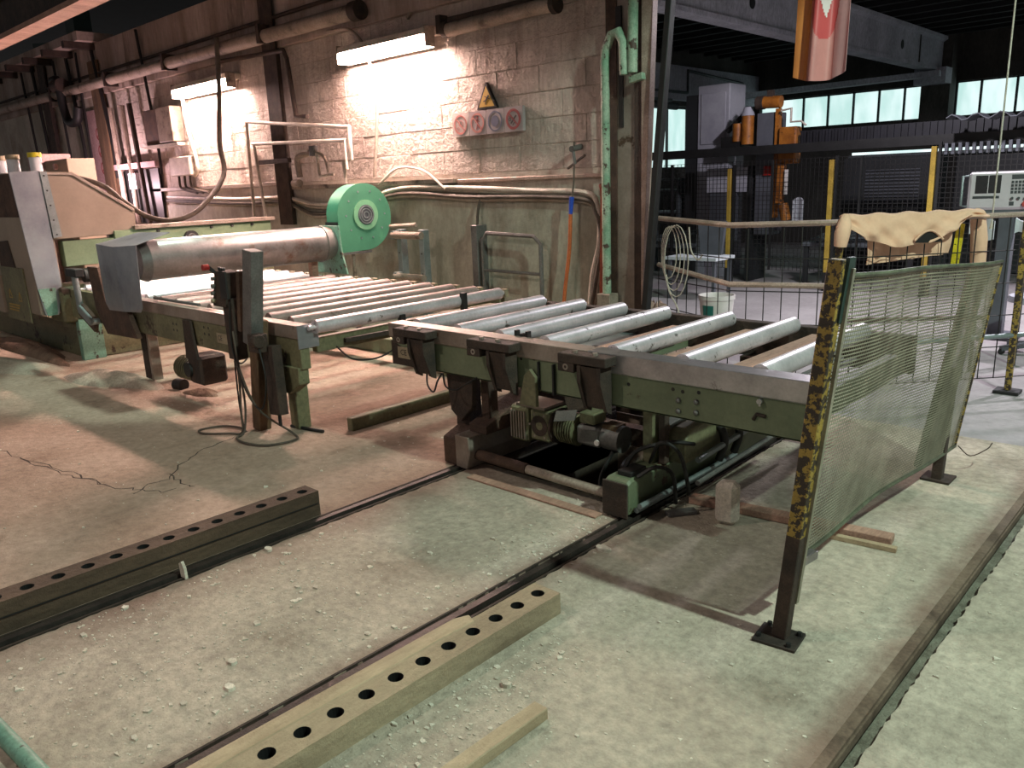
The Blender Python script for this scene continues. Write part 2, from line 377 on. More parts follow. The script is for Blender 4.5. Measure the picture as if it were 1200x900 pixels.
# back wall with laid blocks
wl = MB(); wl.box(-40, -3.84, WY+.012, WY+.3, 0, 3.95)
wall = struct(wl, 'wall_back', 'mortar')
bmesh_blocks = []
LX, LZ = .5, .215
for k in range(4):
    b = MB(); d = random.uniform(0, .004)
    b.box(-LX/2+.002, LX/2-.002, -.005-d, .05, -LZ/2+.002, LZ/2-.002)
    for i, p in enumerate(b.v):
        if p.y < 0: b.v[i] = p + V((random.uniform(-.003, .003), random.uniform(-.003, .003), random.uniform(-.003, .003)))
    me = b.mesh('block', V((0, 0, 0)), bevel=.004); me.materials.append(MATS['block']); bmesh_blocks.append(me)
hb = MB(); hb.box(-LX/4+.003, LX/4-.003, -.006, .05, -LZ/2+.002, LZ/2-.002)
hme = hb.mesh('block', V((0, 0, 0)), bevel=.004); hme.materials.append(MATS['block'])
wo = V(wall.location)
for r in range(7):
    z = 1.69 + LZ*(r+.5)
    off = (r % 2)*LX/2
    nb = 19
    for i in range(nb):
        x = -3.98 - LX*(i+.5) - off
        o = bpy.data.objects.new('block', random.choice(bmesh_blocks)); COL.objects.link(o); o.parent = wall
        o.location = V((x, WY+.012, z)) - wo
    if off:
        o = bpy.data.objects.new('block', hme); COL.objects.link(o); o.parent = wall; o.location = V((-3.98-LX/4, WY+.012, z)) - wo
d = MB(); d.box(-40, -3.9, WY-.02, WY+.05, 0, 1.46); build(d, 'dado', 'dado', wall, bevel=.008, label='damp rendered lower wall with a rough upper edge')
d = MB(); d.box(-40, -3.98, WY-.004, WY+.05, 1.46, 1.69); build(d, 'plaster_strip', 'plaster', wall)
d = MB(); d.box(-40, -13.6, WY-.004, WY+.05, 1.69, 3.2); build(d, 'plaster_panel', 'plaster', wall)
d = MB(); d.box(-40, -3.84, WY-.05, WY+.1, 3.2, 3.95)
for i in range(7): d.box(-5.2-i*2.6-.006, -5.2-i*2.6+.006, WY-.052, WY, 3.21, 3.94)
build(d, 'concrete_band', 'band', wall, bevel=.006)
# projecting slab edge with joist ends at the far left
d = MB(); d.box(-40, -13.7, WY-.35, WY+.2, 3.95, 4.08); build(d, 'slab_edge', 'band', wall)
for i in range(6):
    x = -13.9-i*.95
    d = MB(); d.box(x-.05, x+.05, WY-.5, WY-.05, 3.85, 3.95); build(d, 'joist_end', 'rust_dark', wall)
# wall pilasters
for i, (x0, x1, dx, z0, z1, mm) in enumerate(((-8.86, -8.66, .0, 1.2, 3.95, 'rust_dark'), (-14.1, -13.8, 0, 1.2, 3.7, 'wood_post'), (-16.4, -16.15, 0, 1.2, 3.95, 'rust_dark'))):
    t = MB(); t.box(x0, x1, WY-.09, WY-.02, z0, z1); t.box(x0-.04, x1+.04, WY-.1, WY-.075, z0, z1)
    o = struct(t, 'trim_%d' % (i+1), mm)
t = MB(); t.box(-5.76, -3.99, WY-.05, WY, 1.612, 1.642); struct(t, 'trim_4', 'rail_pink', bevel=.004)
t = MB(); t.box(-8.62, -5.78, WY-.07, WY, 1.61, 1.655); struct(t, 'trim_5', 'pipe_dusty', bevel=.004)
t = MB(); t.box(-12.6, -8.9, WY-.06, WY, 1.66, 1.71); struct(t, 'trim_6', 'pipe_dusty', bevel=.004)
# the hall beyond
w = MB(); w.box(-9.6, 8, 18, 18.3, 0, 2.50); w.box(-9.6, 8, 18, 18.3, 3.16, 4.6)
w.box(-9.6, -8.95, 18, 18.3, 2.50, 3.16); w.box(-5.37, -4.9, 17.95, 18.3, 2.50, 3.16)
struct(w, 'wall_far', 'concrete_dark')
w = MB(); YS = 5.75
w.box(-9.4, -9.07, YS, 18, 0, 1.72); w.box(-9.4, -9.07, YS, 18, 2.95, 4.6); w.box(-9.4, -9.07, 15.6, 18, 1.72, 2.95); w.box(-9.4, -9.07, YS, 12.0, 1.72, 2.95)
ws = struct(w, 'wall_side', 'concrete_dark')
w = MB(); w.box(-9.1, -9.0, YS, 18, 3.05, 3.7); build(w, 'lintel', 'concrete_far', ws)
w = MB(); w.tube([(-8.98, 13.5, 3.2), (-8.98, 14.9, 3.2), (-8.98, 14.9, 3.62), (-8.98, 17.2, 3.5), (-8.98, 17.2, 3.2)], .025, 6); build(w, 'conduit', 'far_metal', ws, smooth=40)
def window(n, pts, axis, at, z0, z1, frame):
    """pts: mullion positions along the wall"""
    f = MB()
    q = .02
    for p in pts:
        if axis == 'y': f.box(p-q, p+q, at-.05, at+.05, z0, z1)
        else: f.box(at-.05, at+.05, p-q, p+q, z0, z1)
    lo_, hi_ = min(pts), max(pts)
    for z in (z0, z1):
        if axis == 'y': f.box(lo_, hi_, at-.05, at+.05, z-.025, z+.025)
        else: f.box(at-.05, at+.05, lo_, hi_, z-.025, z+.025)
    o = struct(f, 'window_%d' % n, frame)
    ps = sorted(pts)
    for a, b in zip(ps, ps[1:]):
        g = MB()
        if axis == 'y': g.box(a+q, b-q, at-.006, at+.006, z0+.02, z1-.02)
        else: g.box(at-.006, at+.006, a+q, b-q, z0+.02, z1-.02)
        build(g, 'pane', 'window_day', o)
    return o
window(1, [-8.95, -8.5, -7.95, -7.40, -6.86, -6.34, -5.84, -5.40], 'y', 18.1, 2.50, 3.16, 'far_metal')
window(2, [-4.88, -4.45, -3.85, -3.2, -2.6, -2.0, -1.4, -.8, -.2], 'y', 18.1, 2.50, 3.16, 'far_metal')
window(3, [12.02, 12.8, 13.6, 14.45, 15.2, 15.58], 'x', -9.2, 1.74, 2.93, 'dark_panel')
# ceilings: low ribbed slab over the far hall, high dark roof over the near one
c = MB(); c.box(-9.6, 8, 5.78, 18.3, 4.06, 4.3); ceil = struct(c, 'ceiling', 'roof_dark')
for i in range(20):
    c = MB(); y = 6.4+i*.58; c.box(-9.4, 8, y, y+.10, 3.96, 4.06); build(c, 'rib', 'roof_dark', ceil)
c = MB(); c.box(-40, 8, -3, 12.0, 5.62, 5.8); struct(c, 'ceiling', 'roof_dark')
# concrete girder under the far slab with round holes marked by dark plugs
g = thing('concrete_girder', 'grey concrete roof girder with round holes running to the far windows', 'girder', (-5.05, 8, 3.35))
b = MB(); b.prism([(-5.2, 3.36), (-5.05, 3.36), (-5.05, 3.86), (-4.98, 3.90), (-4.98, 3.955), (-5.27, 3.955), (-5.27, 3.90), (-5.2, 3.86)], 'y', 6.4, 17.58)
build(b, 'web', 'concrete_far', g)
b = MB(); b.box(-5.24, -5.01, 6.4, 17.58, 3.33, 3.385); build(b, 'bottom_flange', 'concrete_far', g)
for y in (9.85, 12.4, 15.3):
    b = MB(); b.disc((-5.048, y, 3.62), (0, 1, 0), (0, 0, 1), .075, .004, 16); build(b, 'hole', 'black_metal', g)
b = MB(); b.box(-5.06, -5.03, 16.2, 16.22, 3.4, 3.86); build(b, 'joint', 'concrete_dark', g)
b = MB(); b.prism([(-5.42, 3.1), (-4.86, 3.1), (-4.86, 3.38), (-5.42, 3.38)], 'y', 17.2, 17.59); build(b, 'corbel', 'concrete_far', g)
s = MB(); s.box(-5.4, -4.88, 17.6, 17.98, 0, 4.05); solo(s, 'concrete_column', 'concrete_dark', 'dark concrete column between the two far window bands', 'column')
# light duct box crossing below the girder
b = MB(); b.bar((-8.9, 16.4, 3.16), (-4.9, 17.0, 3.25), .25, .10); solo(b, 'cable_tray', 'concrete_far', 'pale cable tray crossing under the concrete girder by the far windows', 'tray')
# ================================================================== HIGH-BAY LAMPS (out of frame, lighting the hall; two are added fills)
def spot(name, loc, col, power, size, blend, r, parent=None, tgt=None):
    l = bpy.data.lights.new(name, 'SPOT'); l.energy = power; l.color = col; l.spot_size = math.radians(size); l.spot_blend = blend; l.shadow_soft_size = r
    o = bpy.data.objects.new(name, l); COL.objects.link(o)
    if parent is not None: o.parent = parent; o.location = V(loc)-LOC[parent.name]
    else: o.location = loc
    return o
def highbay(loc, col, power, lab, ceilz, size=139, blend=.1):
    x, y, z = loc
    t = thing('high_bay_or_fill_lamp', lab, 'lamp', loc, 'hanging hall lamps')
    b = MB(); prof = [(.05, .26), (.10, .24), (.14, .14), (.22, .02), (.24, -.06)]
    n = 20; vs = []; fs = []
    for r, h in prof:
        vs += [(x+r*math.cos(2*math.pi*k/n), y+r*math.sin(2*math.pi*k/n), z+h) for k in range(n)]
    for i in range(len(prof)-1):
        for k in range(n): fs.append((i*n+k, i*n+(k+1) % n, (i+1)*n+(k+1) % n, (i+1)*n+k))
    b.add(vs, fs); build(b, 'shade', 'grey_metal', t, smooth=40)
    b = MB(); b.cyl((x, y, z+.26), (x, y, ceilz), .012, 6); build(b, 'rod', 'grey_metal', t)
    spot('lamp_light', (x, y, z-.08), col, power, size, blend, .09, t)
for (loc, pw, size, blend), lab in zip(HIGHBAYS, ('bell-shaped hanging lamp over the right-hand floor, outside the picture', 'reflector lamp hanging over the left conveyor, outside the picture')):
    highbay(loc, HIGHBAY, pw, lab, 5.62, size, blend)
for (loc, cl, pw, size, blend), lab, cz_ in zip(HALL_AND_FILL_LAMPS, ('bell-shaped fill lamp added behind the viewer, outside the picture', 'bell-shaped lamp of the far hall above its right side, outside the picture', 'bell-shaped fill lamp added in the far hall above the fence, outside the picture'), (5.62, 3.955, 3.955)):
    highbay(loc, cl, pw, lab, cz_, size, blend)
#@@PART2
# ================================================================== TRANSFER TABLE (right-hand roller table on rails)
T = thing('transfer_table', 'green roller table on a rail carriage, seven bare steel rollers and a steel-capped beam', 'conveyor', (-2.55, 3.7, 0))
FX0, FX1, FY, FZ0, FZ1 = -3.86, -1.245, 3.0, .54, .785
b = MB(); b.box(FX0, FX1, FY, FY+.07, FZ0, FZ1); b.box(FX0, FX1, FY, FY+.10, FZ0, FZ0+.012)
fb = build(b, 'front_beam', 'green', T, bevel=.004, label='green front beam with chipped paint')
b = MB(); b.box(FX0, FX1-.01, 4.30, 4.37, .56, .755); build(b, 'rear_beam', 'rust_dark', T, bevel=.004)
for x in (FX0+.02, -2.62, FX1-.10):
    b = MB(); b.box(x, x+.06, FY+.07, 4.30, .56, .68); build(b, 'cross_beam', 'green', T, bevel=.004)
b = MB(); b.prism([(FY-.012, .712), (FY-.004, .706), (FY-.004, .785), (FY+.10, .785), (FY+.10, .795), (FY-.012, .795)], 'x', FX0-.01, -2.33); build(b, 'steel_cap', 'cap_steel', T, bevel=.003)
b = MB(); b.prism([(FY-.014, .706), (FY-.006, .700), (FY-.006, .786), (FY+.10, .786), (FY+.10, .797), (FY-.014, .797)], 'x', -2.33, FX1+.01); build(b, 'steel_cap', 'steel', T, bevel=.003, label='brighter bare steel capping on the right half of the beam')
RX = [-3.74, -3.38, -3.04, -2.71, -2.27, -1.88, -1.50]
for i, x in enumerate(RX):
    b = MB(); b.cyl((x, 3.11, .765), (x, 4.27, .765), .046, 24); b.cyl((x, 3.08, .765), (x, 3.11, .765), .02, 10); b.cyl((x, 4.27, .765), (x, 4.31, .765), .02, 10)
    build(b, 'roller', 'roller', T, smooth=40)
for x, y0, y1 in ((-2.49, 3.12, 4.1), (-2.07, 3.12, 4.2), (-1.70, 3.12, 4.25)):
    b = MB(); b.box(x-.06, x+.06, y0, y1, .715, .73); build(b, 'slat', 'wood_pink', T, bevel=.002, label='pinkish flat slat between the rollers')
for x in (-1.46, -1.40): 
    b = MB(); b.cyl((x, 3.1, .70), (x, 3.9, .70), .012, 8); build(b, 'tie_rod', 'steel', T, smooth=40)
b = MB(); b.box(-3.22, -2.85, 3.5, 4.29, .60, .605); build(b, 'tray', 'galvanised', T)
b = MB(); b.box(-2.95, -2.55, 3.35, 3.85, .60, .605); build(b, 'tray', 'galvanised', T)
for x in (-2.90, -2.86, -2.82):
    b = MB(); b.box(x-.008, x+.008, 3.09, 3.12, .79, .825 if x != -2.86 else .81); build(b, 'stop_pin', 'black_metal', T)
# the three rusty brackets on the front beam
for x0, x1 in ((-3.72, -3.42), (-3.09, -2.77), (-2.45, -2.16)):
    b = MB(); b.box(x0, x1, FY-.10, FY-.012, .745, .79); b.box(x0, x0+.10, FY-.10, FY-.012, .70, .745)
    br = build(b, 'bracket', 'rust_dark', T, bevel=.004)
    g = MB(); g.prism([(FY-.012, .77), (FY-.10, .74), (FY-.10, .66), (FY-.05, .52), (FY-.012, .50)], 'x', x1-.17, x1-.15)
    g.prism([(FY-.012, .77), (FY-.10, .74), (FY-.10, .66), (FY-.05, .52), (FY-.012, .50)], 'x', x1-.05, x1-.03)
    g.add([(x1-.17, FY-.098, .74), (x1-.03, FY-.098, .74), (x1-.05, FY-.05, .53), (x1-.15, FY-.05, .53)], [(0, 1, 2, 3)])
    build(g, 'gusset', 'rust_dark', br)
    for dx in (.04, .16):
        h = MB(); h.cyl((x0+dx+.04, FY-.06, .79), (x0+dx+.04, FY-.06, .803), .014, 6); build(h, 'bolt', 'cap_steel', br)
    h = MB(); h.ring((x0+.05, FY-.101, .725), (1, 0, 0), (0, 0, 1), .008, .016, -.006, 12); build(h, 'bolt', 'cap_steel', br)
b = MB(); b.box(-2.38, -2.30, FY-.016, FY-.013, .725, .775); 
for x, z in ((-1.83, .625), (-1.83, .575), (-1.74, .632), (-1.74, .583)):
    h = MB(); h.tube([(x, FY, z), (x, FY-.006, z), (x, FY-.012, z)], [.013, .013, .006], 10); build(h, 'bolt', 'grey_metal', T, smooth=50)
h = MB(); h.cyl((-1.44, FY, .685), (-1.44, FY-.02, .685), .012, 8); h.cyl((-1.44, FY-.012, .69), (-1.44, FY-.012, .665), .005, 6); build(h, 'bolt', 'steel', T)
for x, z in ((-1.86, .672), (-1.81, .668), (-1.73, .676), (-2.10, .66), (-2.78, .70), (-2.69, .71), (-2.7, .62)):
    h = MB(); h.disc((x, FY-.001, z), (1, 0, 0), (0, 0, 1), .009, -.001, 8); build(h, 'drill_hole', 'black_metal', T)
b = MB(); b.tube([(-1.47, FY-.004, .60), (-1.455, FY-.004, .626), (-1.415, FY-.004, .622)], .008, 6); build(b, 'hook_mark', 'rust_dark', T)
b = MB(); b.box(-3.80, -3.62, FY-.006, FY, .585, .655); pl = build(b, 'rating_plate', 'plate', T, label='cream rating plate with CE mark')
text('CE', .05, (-3.745, FY-.0065, .62), (1, 0, 0), (0, 0, 1), 'lettering', 'sign_black', pl)
b = MB(); b.prism([(-3.86, .54), (-3.57, .54), (-3.57, .575), (-3.86, .69)], 'y', FY-.004, FY); build(b, 'bare_patch', 'rust_dark', T)
b = MB(); b.box(-2.555, -2.545, FY-.02, FY, .54, .70); build(b, 'strap', 'black_metal', T)
b = MB(); b.box(-2.66, -2.65, FY-.012, FY, .55, .70); build(b, 'strap', 'black_metal', T)
b = MB(); b.prism([(-2.78, .46), (-2.66, .46), (-2.66, .62), (-2.70, .66), (-2.74, .62)], 'y', FY-.03, FY-.004); build(b, 'gusset_plate', 'olive', T, bevel=.003)
# carriage: two trucks on the rails, axle, legs
tr = MB(); tr.prism([(2.93, .02), (2.93, .185), (2.96, .20), (4.55, .20), (4.55, .02)], 'x', -2.20, -2.06)
tn = build(tr, 'truck', 'green', T, bevel=.012, label='green box-section truck with a rusty end plate')
e = MB(); e.box(-2.20, -2.055, 2.918, 2.93, .015, .19); build(e, 'end_plate', 'rust_dark', tn, bevel=.003)
for dx, zz in ((.03, .035), (.05, .06)):
    e = MB(); e.cyl((-2.06+dx, 2.96, zz+.02), (-2.06+dx, 3.9, zz+.02), .014, 8); build(e, 'pipe', 'galvanised', tn, smooth=40)
tr = MB(); tr.prism([(2.965, .005), (2.965, .165), (3.0, .18), (3.35, .30), (4.5, .30), (4.5, .005)], 'x', -3.40, -3.28)
tf = build(tr, 'truck', 'rust', T, bevel=.006, label='rust-brown truck with a sloping top over the left rail')
e = MB(); e.prism([(-3.28, .005), (-3.19, .005), (-3.16, .10), (-3.17, .2), (-3.28, .2)], 'y', 2.95, 3.5); build(e, 'cheek', 'cap_steel', tf, bevel=.004)
e = MB(); e.prism([(3.05, .20), (3.05, .25), (3.6, .42), (3.6, .20)], 'x', -3.26, -3.12); build(e, 'ramp_plate', 'rust', tf, bevel=.004)
for x, y in ((-2.13, 3.15), (-2.13, 4.3), (-3.34, 3.2), (-3.34, 4.3)):
    e = MB(); e.cyl((x-.03, y, .065), (x+.03, y, .065), .06, 20); build(e, 'wheel', 'rail_steel', T, smooth=40)
b = MB(); b.cyl((-3.2, 3.02, .085), (-2.2, 3.02, .07), .026, 14); build(b, 'axle', 'pipe_dusty', T, smooth=40)
b = MB(); b.cyl((-3.2, 3.02, .085), (-2.78, 3.02, .079), .031, 14); build(b, 'sleeve', 'rust', T, smooth=40)
b = MB(); b.box(-3.15, -2.2, 3.75, 3.83, .05, .16); build(b, 'cross_member', 'rust', T)
b = MB(); b.box(-3.15, -2.2, 4.35, 4.45, .03, .2); build(b, 'cross_member', 'rust_dark', T)
for x0, x1, y0, y1, z0, z1, mm in ((-3.42, -3.30, 3.10, 3.2, .2, .56, 'rust_dark'), (-3.22, -3.16, 3.12, 3.2, .25, .56, 'rust'), (-2.17, -2.11, 3.22, 3.28, .2, .56, 'olive'), (-2.09, -2.05, 3.24, 3.28, .2, .56, 'rust_dark'),
                                ( -3.38, -3.3, 4.2, 4.28, .3, .57, 'rust_dark'), (-2.16, -2.08, 4.2, 4.28, .2, .57, 'rust_dark'), (-2.26, -2.2, 3.6, 3.66, .1, .57, 'rust_dark')):
    b = MB(); b.box(x0, x1, y0, y1, z0, z1); build(b, 'leg', mm, T, bevel=.004)
b = MB(); b.prism([(-3.45, .54), (-3.22, .54), (-3.24, .34), (-3.34, .24), (-3.42, .30)], 'y', 3.06, 3.10); build(b, 'leg_plate', 'rust_dark', T, bevel=.004)
# sloping hydraulic box on the near truck
b = MB(); b.prism([(3.30, .20), (3.30, .33), (3.36, .37), (4.15, .42), (4.3, .36), (4.3, .20)], 'x', -2.17, -1.97); build(b, 'drive_cover', 'olive', T, bevel=.006)
b = MB(); b.bar((-2.10, 3.32, .375), (-2.10, 4.0, .43), .06, .03); build(b, 'guide_block', 'grey_metal', T, bevel=.004)
for y in (3.62, 3.78):
    b = MB(); b.tube([(-1.96, y, .14), (-1.93, y, .24), (-1.95, y, .31), (-2.0, y, .35)], .022, 8, 4); build(b, 'hose_arch', 'black_rubber', T, smooth=50)
b = MB(); b.cyl((-1.93, 3.35, .22), (-1.93, 4.3, .27), .016, 8); build(b, 'pipe', 'galvanised', T, smooth=40)
b = MB(); b.cyl((-1.90, 3.3, .12), (-1.90, 4.3, .16), .014, 8); build(b, 'pipe', 'grey_metal', T, smooth=40)
for k, pts in enumerate(([(-2.1, 3.18, .22), (-2.0, 3.12, .36), (-1.93, 3.18, .30), (-1.92, 3.25, .10), (-1.95, 3.3, .05)], [(-2.16, 3.05, .22), (-2.12, 3.10, .30), (-2.0, 3.2, .34), (-1.95, 3.35, .30)],
                         [(-2.05, 3.0, .21), (-1.98, 3.05, .26), (-1.95, 3.15, .2), (-1.96, 3.2, .03)], [(-2.1, 3.0, .205), (-2.2, 3.1, .22), (-2.15, 3.3, .3), (-2.05, 3.4, .36)],
                         [(-2.34, 3.2, .22), (-2.36, 3.12, .10), (-2.30, 3.05, .03), (-2.2, 3.0, .1)])):
    b = MB(); b.tube(pts, .010, 6, 5); build(b, 'cable', 'black_rubber', T, smooth=60)
b = MB(); b.box(-2.16, -2.08, 2.99, 3.12, .20, .225); build(b, 'terminal_block', 'black_metal', T, bevel=.003)
# gearbox and motor hanging under the front beam
G = MB(); G.box(-3.03, -2.90, 3.16, 3.36, .17, .375); gb = build(G, 'gearbox', 'olive', T, bevel=.012)
for i in range(6):
    e = MB(); e.box(-3.02+i*.02, -3.012+i*.02, 3.15, 3.16, .19, .35); build(e, 'fin', 'cap_steel', gb)
G = MB(); G.box(-2.89, -2.75, 3.17, 3.35, .19, .37); g2 = build(G, 'gearbox', 'olive', T, bevel=.012)
e = MB(); e.ring((-2.82, 3.168, .28), (1, 0, 0), (0, 0, 1), .025, .06, -.008, 16); build(e, 'cover_ring', 'rust_dark', g2)
for k in range(6):
    e = MB(); a = k*math.pi/3; e.disc((-2.82+.072*math.cos(a), 3.169, .28+.072*math.sin(a)), (1, 0, 0), (0, 0, 1), .008, -.006, 6); build(e, 'bolt', 'cap_steel', g2)
e = MB(); e.box(-2.99, -2.78, 3.17, 3.35, .375, .39); build(e, 'top_plate', 'cap_steel', gb)
mt = MB(); mt.cyl((-2.74, 3.26, .275), (-2.60, 3.26, .27), .075, 20); m_o = build(mt, 'motor', 'olive', T, smooth=40)
for i in range(7):
    e = MB(); x = -2.71+i*.017; e.cyl((x, 3.26, .274), (x+.006, 3.26, .274), .088, 20); build(e, 'fin', 'olive', m_o, smooth=30)
e = MB(); e.cyl((-2.75, 3.26, .275), (-2.735, 3.26, .275), .10, 20); build(e, 'flange', 'rust_dark', m_o, smooth=40)
e = MB(); e.box(-2.58, -2.42, 3.19, 3.33, .22, .33); build(e, 'motor_body', 'grey_metal', m_o, bevel=.015)
e = MB(); e.box(-2.56, -2.46, 3.20, 3.31, .34, .40); build(e, 'terminal_box', 'olive', m_o, bevel=.006)
e = MB(); e.cyl((-2.42, 3.26, .28), (-2.31, 3.26, .275), .072, 18); build(e, 'fan_cover', 'grey_metal', m_o, smooth=40)
e = MB(); e.prism([(3.20, .30), (3.22, .352), (3.30, .352), (3.32, .30)], 'x', -2.42, -2.33); build(e, 'fan_top', 'wood_post', m_o, label='ochre rusted top of the fan cover')
e = MB(); e.cyl((-2.43, 3.187, .255), (-2.43, 3.178, .255), .016, 12); e.box(-2.432, -2.428, 3.176, 3.178, .245, .265); build(e, 'cap', 'white_plastic', m_o)
b = MB(); b.prism([(-2.62, .37), (-2.48, .40), (-2.46, .46), (-2.60, .43)], 'y', 3.06, 3.066); build(b, 'loose_plate', 'galvanised', T)
# cable loops hanging from the left end of the beam
for pts in ([(-3.52, 2.98, .56), (-3.49, 2.95, .47), (-3.44, 2.95, .43), (-3.40, 2.95, .50), (-3.38, 2.97, .545)], [(-3.37, 2.97, .545), (-3.33, 2.95, .48), (-3.25, 2.95, .47), (-3.16, 2.96, .52), (-3.12, 3.0, .55)]):
    b = MB(); b.tube(pts, .0055, 6, 5); build(b, 'cable', 'black_rubber', T, smooth=60)
b = MB(); b.box(-3.1, -2.2, 2.86, 2.92, 0, .012); solo(b, 'floor_bar', 'wood_pink', 'pinkish flat bar lying on the floor in front of the carriage', 'bar', bevel=.003)
# ================================================================== LEFT ROLLER CONVEYOR
K = thing('roller_conveyor', 'long green roller conveyor leading out of the left machine under the grey duct', 'conveyor', (-6.4, 3.7, 0))
KX0, KX1, KY = -8.62, -4.50, 2.75
b = MB(); b.box(KX0, KX1, KY, KY+.07, .46, .74); build(b, 'front_beam', 'olive', K, bevel=.004)
b = MB(); b.prism([(KY-.012, .665), (KY-.004, .66), (KY-.004, .742), (KY+.09, .742), (KY+.09, .752), (KY-.012, .752)], 'x', -7.35, KX1+.002); build(b, 'steel_cap', 'cap_steel', K, bevel=.003)
b = MB(); b.box(KX0, KX1, 4.62, 4.69, .56, .72); build(b, 'rear_beam', 'olive', K, bevel=.004)
b = MB(); b.box(KX1, KX1+.012, KY-.014, KY+.14, .60, .755); build(b, 'end_plate', 'sheet_steel', K, bevel=.002)
b = MB(); b.box(KX1-.08, KX1-.02, KY+.14, 4.6, .55, .65); build(b, 'end_beam', 'olive', K, bevel=.004)
b = MB(); b.prism([(-4.92, .47), (-4.52, .47), (-4.52, .36), (-4.66, .28), (-4.92, .28)], 'y', KY-.02, KY+.06); build(b, 'foot_plate', 'olive', K, bevel=.004)
n = 0; x = -4.46
while x > -8.5:
    b = MB(); b.cyl((x, 2.85, .735), (x, 4.58, .735), .046, 20); b.cyl((x, 2.8, .735), (x, 2.85, .735), .018, 8); b.cyl((x, 4.58, .735), (x, 4.64, .735), .018, 8)
    build(b, 'roller', 'roller' if n == 0 else ('roller_dusty' if n < 9 else 'roller'), K, smooth=40)
    c = MB(); c.box(x-.03, x+.03, 4.625, 4.66, .70, .765); build(c, 'bearing', 'plate', K, bevel=.003)
    n += 1; x -= .285
for x in (-5.6, -7.0, -8.3):
    b = MB(); b.box(x-.03, x+.03, 2.83, 4.62, .52, .60); build(b, 'cross_beam', 'olive', K)
b = MB(); b.box(-7.28, -7.16, 2.84, 2.93, 0, .5); build(b, 'leg', 'rust_dark', K, bevel=.005)
b = MB(); b.box(-7.15, -7.12, 2.84, 2.93, 0, .45); build(b, 'leg_flange', 'cap_steel', K, bevel=.003)
for x, y in ((-5.0, 4.5), (-7.2, 4.55), (-4.75, 2.85)):
    b = MB(); b.box(x-.05, x+.05, y-.05, y+.05, 0, .56); build(b, 'leg', 'olive', K, bevel=.005)
b = MB(); b.box(-5.62, -5.44, KY-.005, KY, .525, .60); pl = build(b, 'rating_plate', 'plate', K, label='small cream rating plate with CE mark')
text('CE', .055, (-5.57, KY-.0055, .562), (1, 0, 0), (0, 0, 1), 'lettering', 'sign_black', pl)
for x, z in ((-6.35, .60), (-6.35, .55), (-6.29, .60), (-6.29, .55), (-5.82, .62), (-5.82, .57), (-5.75, .62), (-5.75, .57), (-5.45, .62)):
    h = MB(); h.disc((x, KY-.001, z), (1, 0, 0), (0, 0, 1), .011, -.003, 8); build(h, 'bolt', 'black_metal', K)
b = MB(); b.prism([(-6.10, .66), (-5.98, .66), (-5.93, .35), (-6.12, .35)], 'y', KY-.035, KY-.012); build(b, 'motor_bracket', 'rust_dark', K, bevel=.003)
b = MB(); b.cyl((-6.45, KY+.08, .22), (-6.12, KY+.08, .25), .085, 18); mo = build(b, 'motor', 'rust_dark', K, smooth=40)
for i in range(8):
    e = MB(); x = -6.42+i*.035; e.cyl((x, KY+.08, .222), (x+.012, KY+.08, .223), .10, 18); build(e, 'fin', 'olive', mo, smooth=30)
b = MB(); b.box(-6.12, -5.9, KY-.03, KY+.19, .15, .38); build(b, 'gearbox', 'rust_dark', K, bevel=.02)
b = MB(); b.cyl((-6.10, KY-.05, .26), (-6.10, KY-.02, .26), .06, 14); build(b, 'cover', 'black_metal', K, smooth=40)
b = MB(); b.cyl((-6.75, 2.80, .775), (-5.95, 2.80, .775), .013, 8); build(b, 'loose_rod', 'grey_metal', K, smooth=40)
# slanted underside stays and cable at the open end
b = MB(); b.bar((-4.5, 3.1, .6), (-4.42, 3.6, .61), .03, .03); build(b, 'stay', 'rust_dark', K)
b = MB(); b.box(-4.44, -4.40, 3.52, 3.56, .50, .72); build(b, 'sensor_post', 'black_metal', K)
b = MB(); b.box(-4.43, -4.39, 4.12, 4.16, .60, .80); build(b, 'sensor_post', 'black_metal', K)
b = MB(); b.tube([(-4.46, 3.0, .58), (-4.43, 3.1, .48), (-4.42, 3.3, .45), (-4.42, 3.5, .50), (-4.42, 3.62, .54), (-4.42, 3.7, .46), (-4.42, 3.78, .55)], .006, 6, 5); build(b, 'cable', 'black_rubber', K, smooth=60)
b = MB(); b.box(-8.5, -4.6, 4.75, 4.95, 0, .16); solo(b, 'floor_curb', 'green', 'low green curb beam on the floor behind the roller conveyor', 'curb', bevel=.01)
# long green channel on the floor between the two tables
b = MB(); b.box(-4.42, -4.36, 3.0, 4.4, 0, .09); solo(b, 'floor_channel', 'olive', 'low olive steel channel on the floor between the two roller tables', 'channel', bevel=.006)
# ================================================================== DUCT WITH BLOWER across the conveyor
D = thing('air_blower', 'bright green snail-shaped blower feeding a long grey air duct across the conveyor', 'blower', (-6.85, 3.8, .72))
dx, dz = -6.85, 1.08
b = MB(); b.tube([(dx, 2.73, dz), (dx, 2.80, dz), (dx, 2.80, dz), (dx, 4.52, dz), (dx, 4.52, dz), (dx, 4.64, dz)], [.148, .148, .14, .14, .15, .15], 32); build(b, 'duct', 'duct_steel', D, smooth=35, label='dusty grey sheet-steel air duct')
for y in (2.80, 2.83, 4.50):
    b = MB(); b.ring((dx, y, dz), (1, 0, 0), (0, 0, 1), .13, .152, .012, 32); build(b, 'collar', 'sheet_steel', D, smooth=40)
b = MB(); b.prism([(dx-.17, 1.25), (dx+.17, 1.25), (dx+.19, 1.0), (dx+.26, .78), (dx-.26, .78), (dx-.19, 1.0)], 'y', 4.64, 4.66); build(b, 'end_flange', 'teal_paint', D, bevel=.004, label='pale teal end plate of the duct')
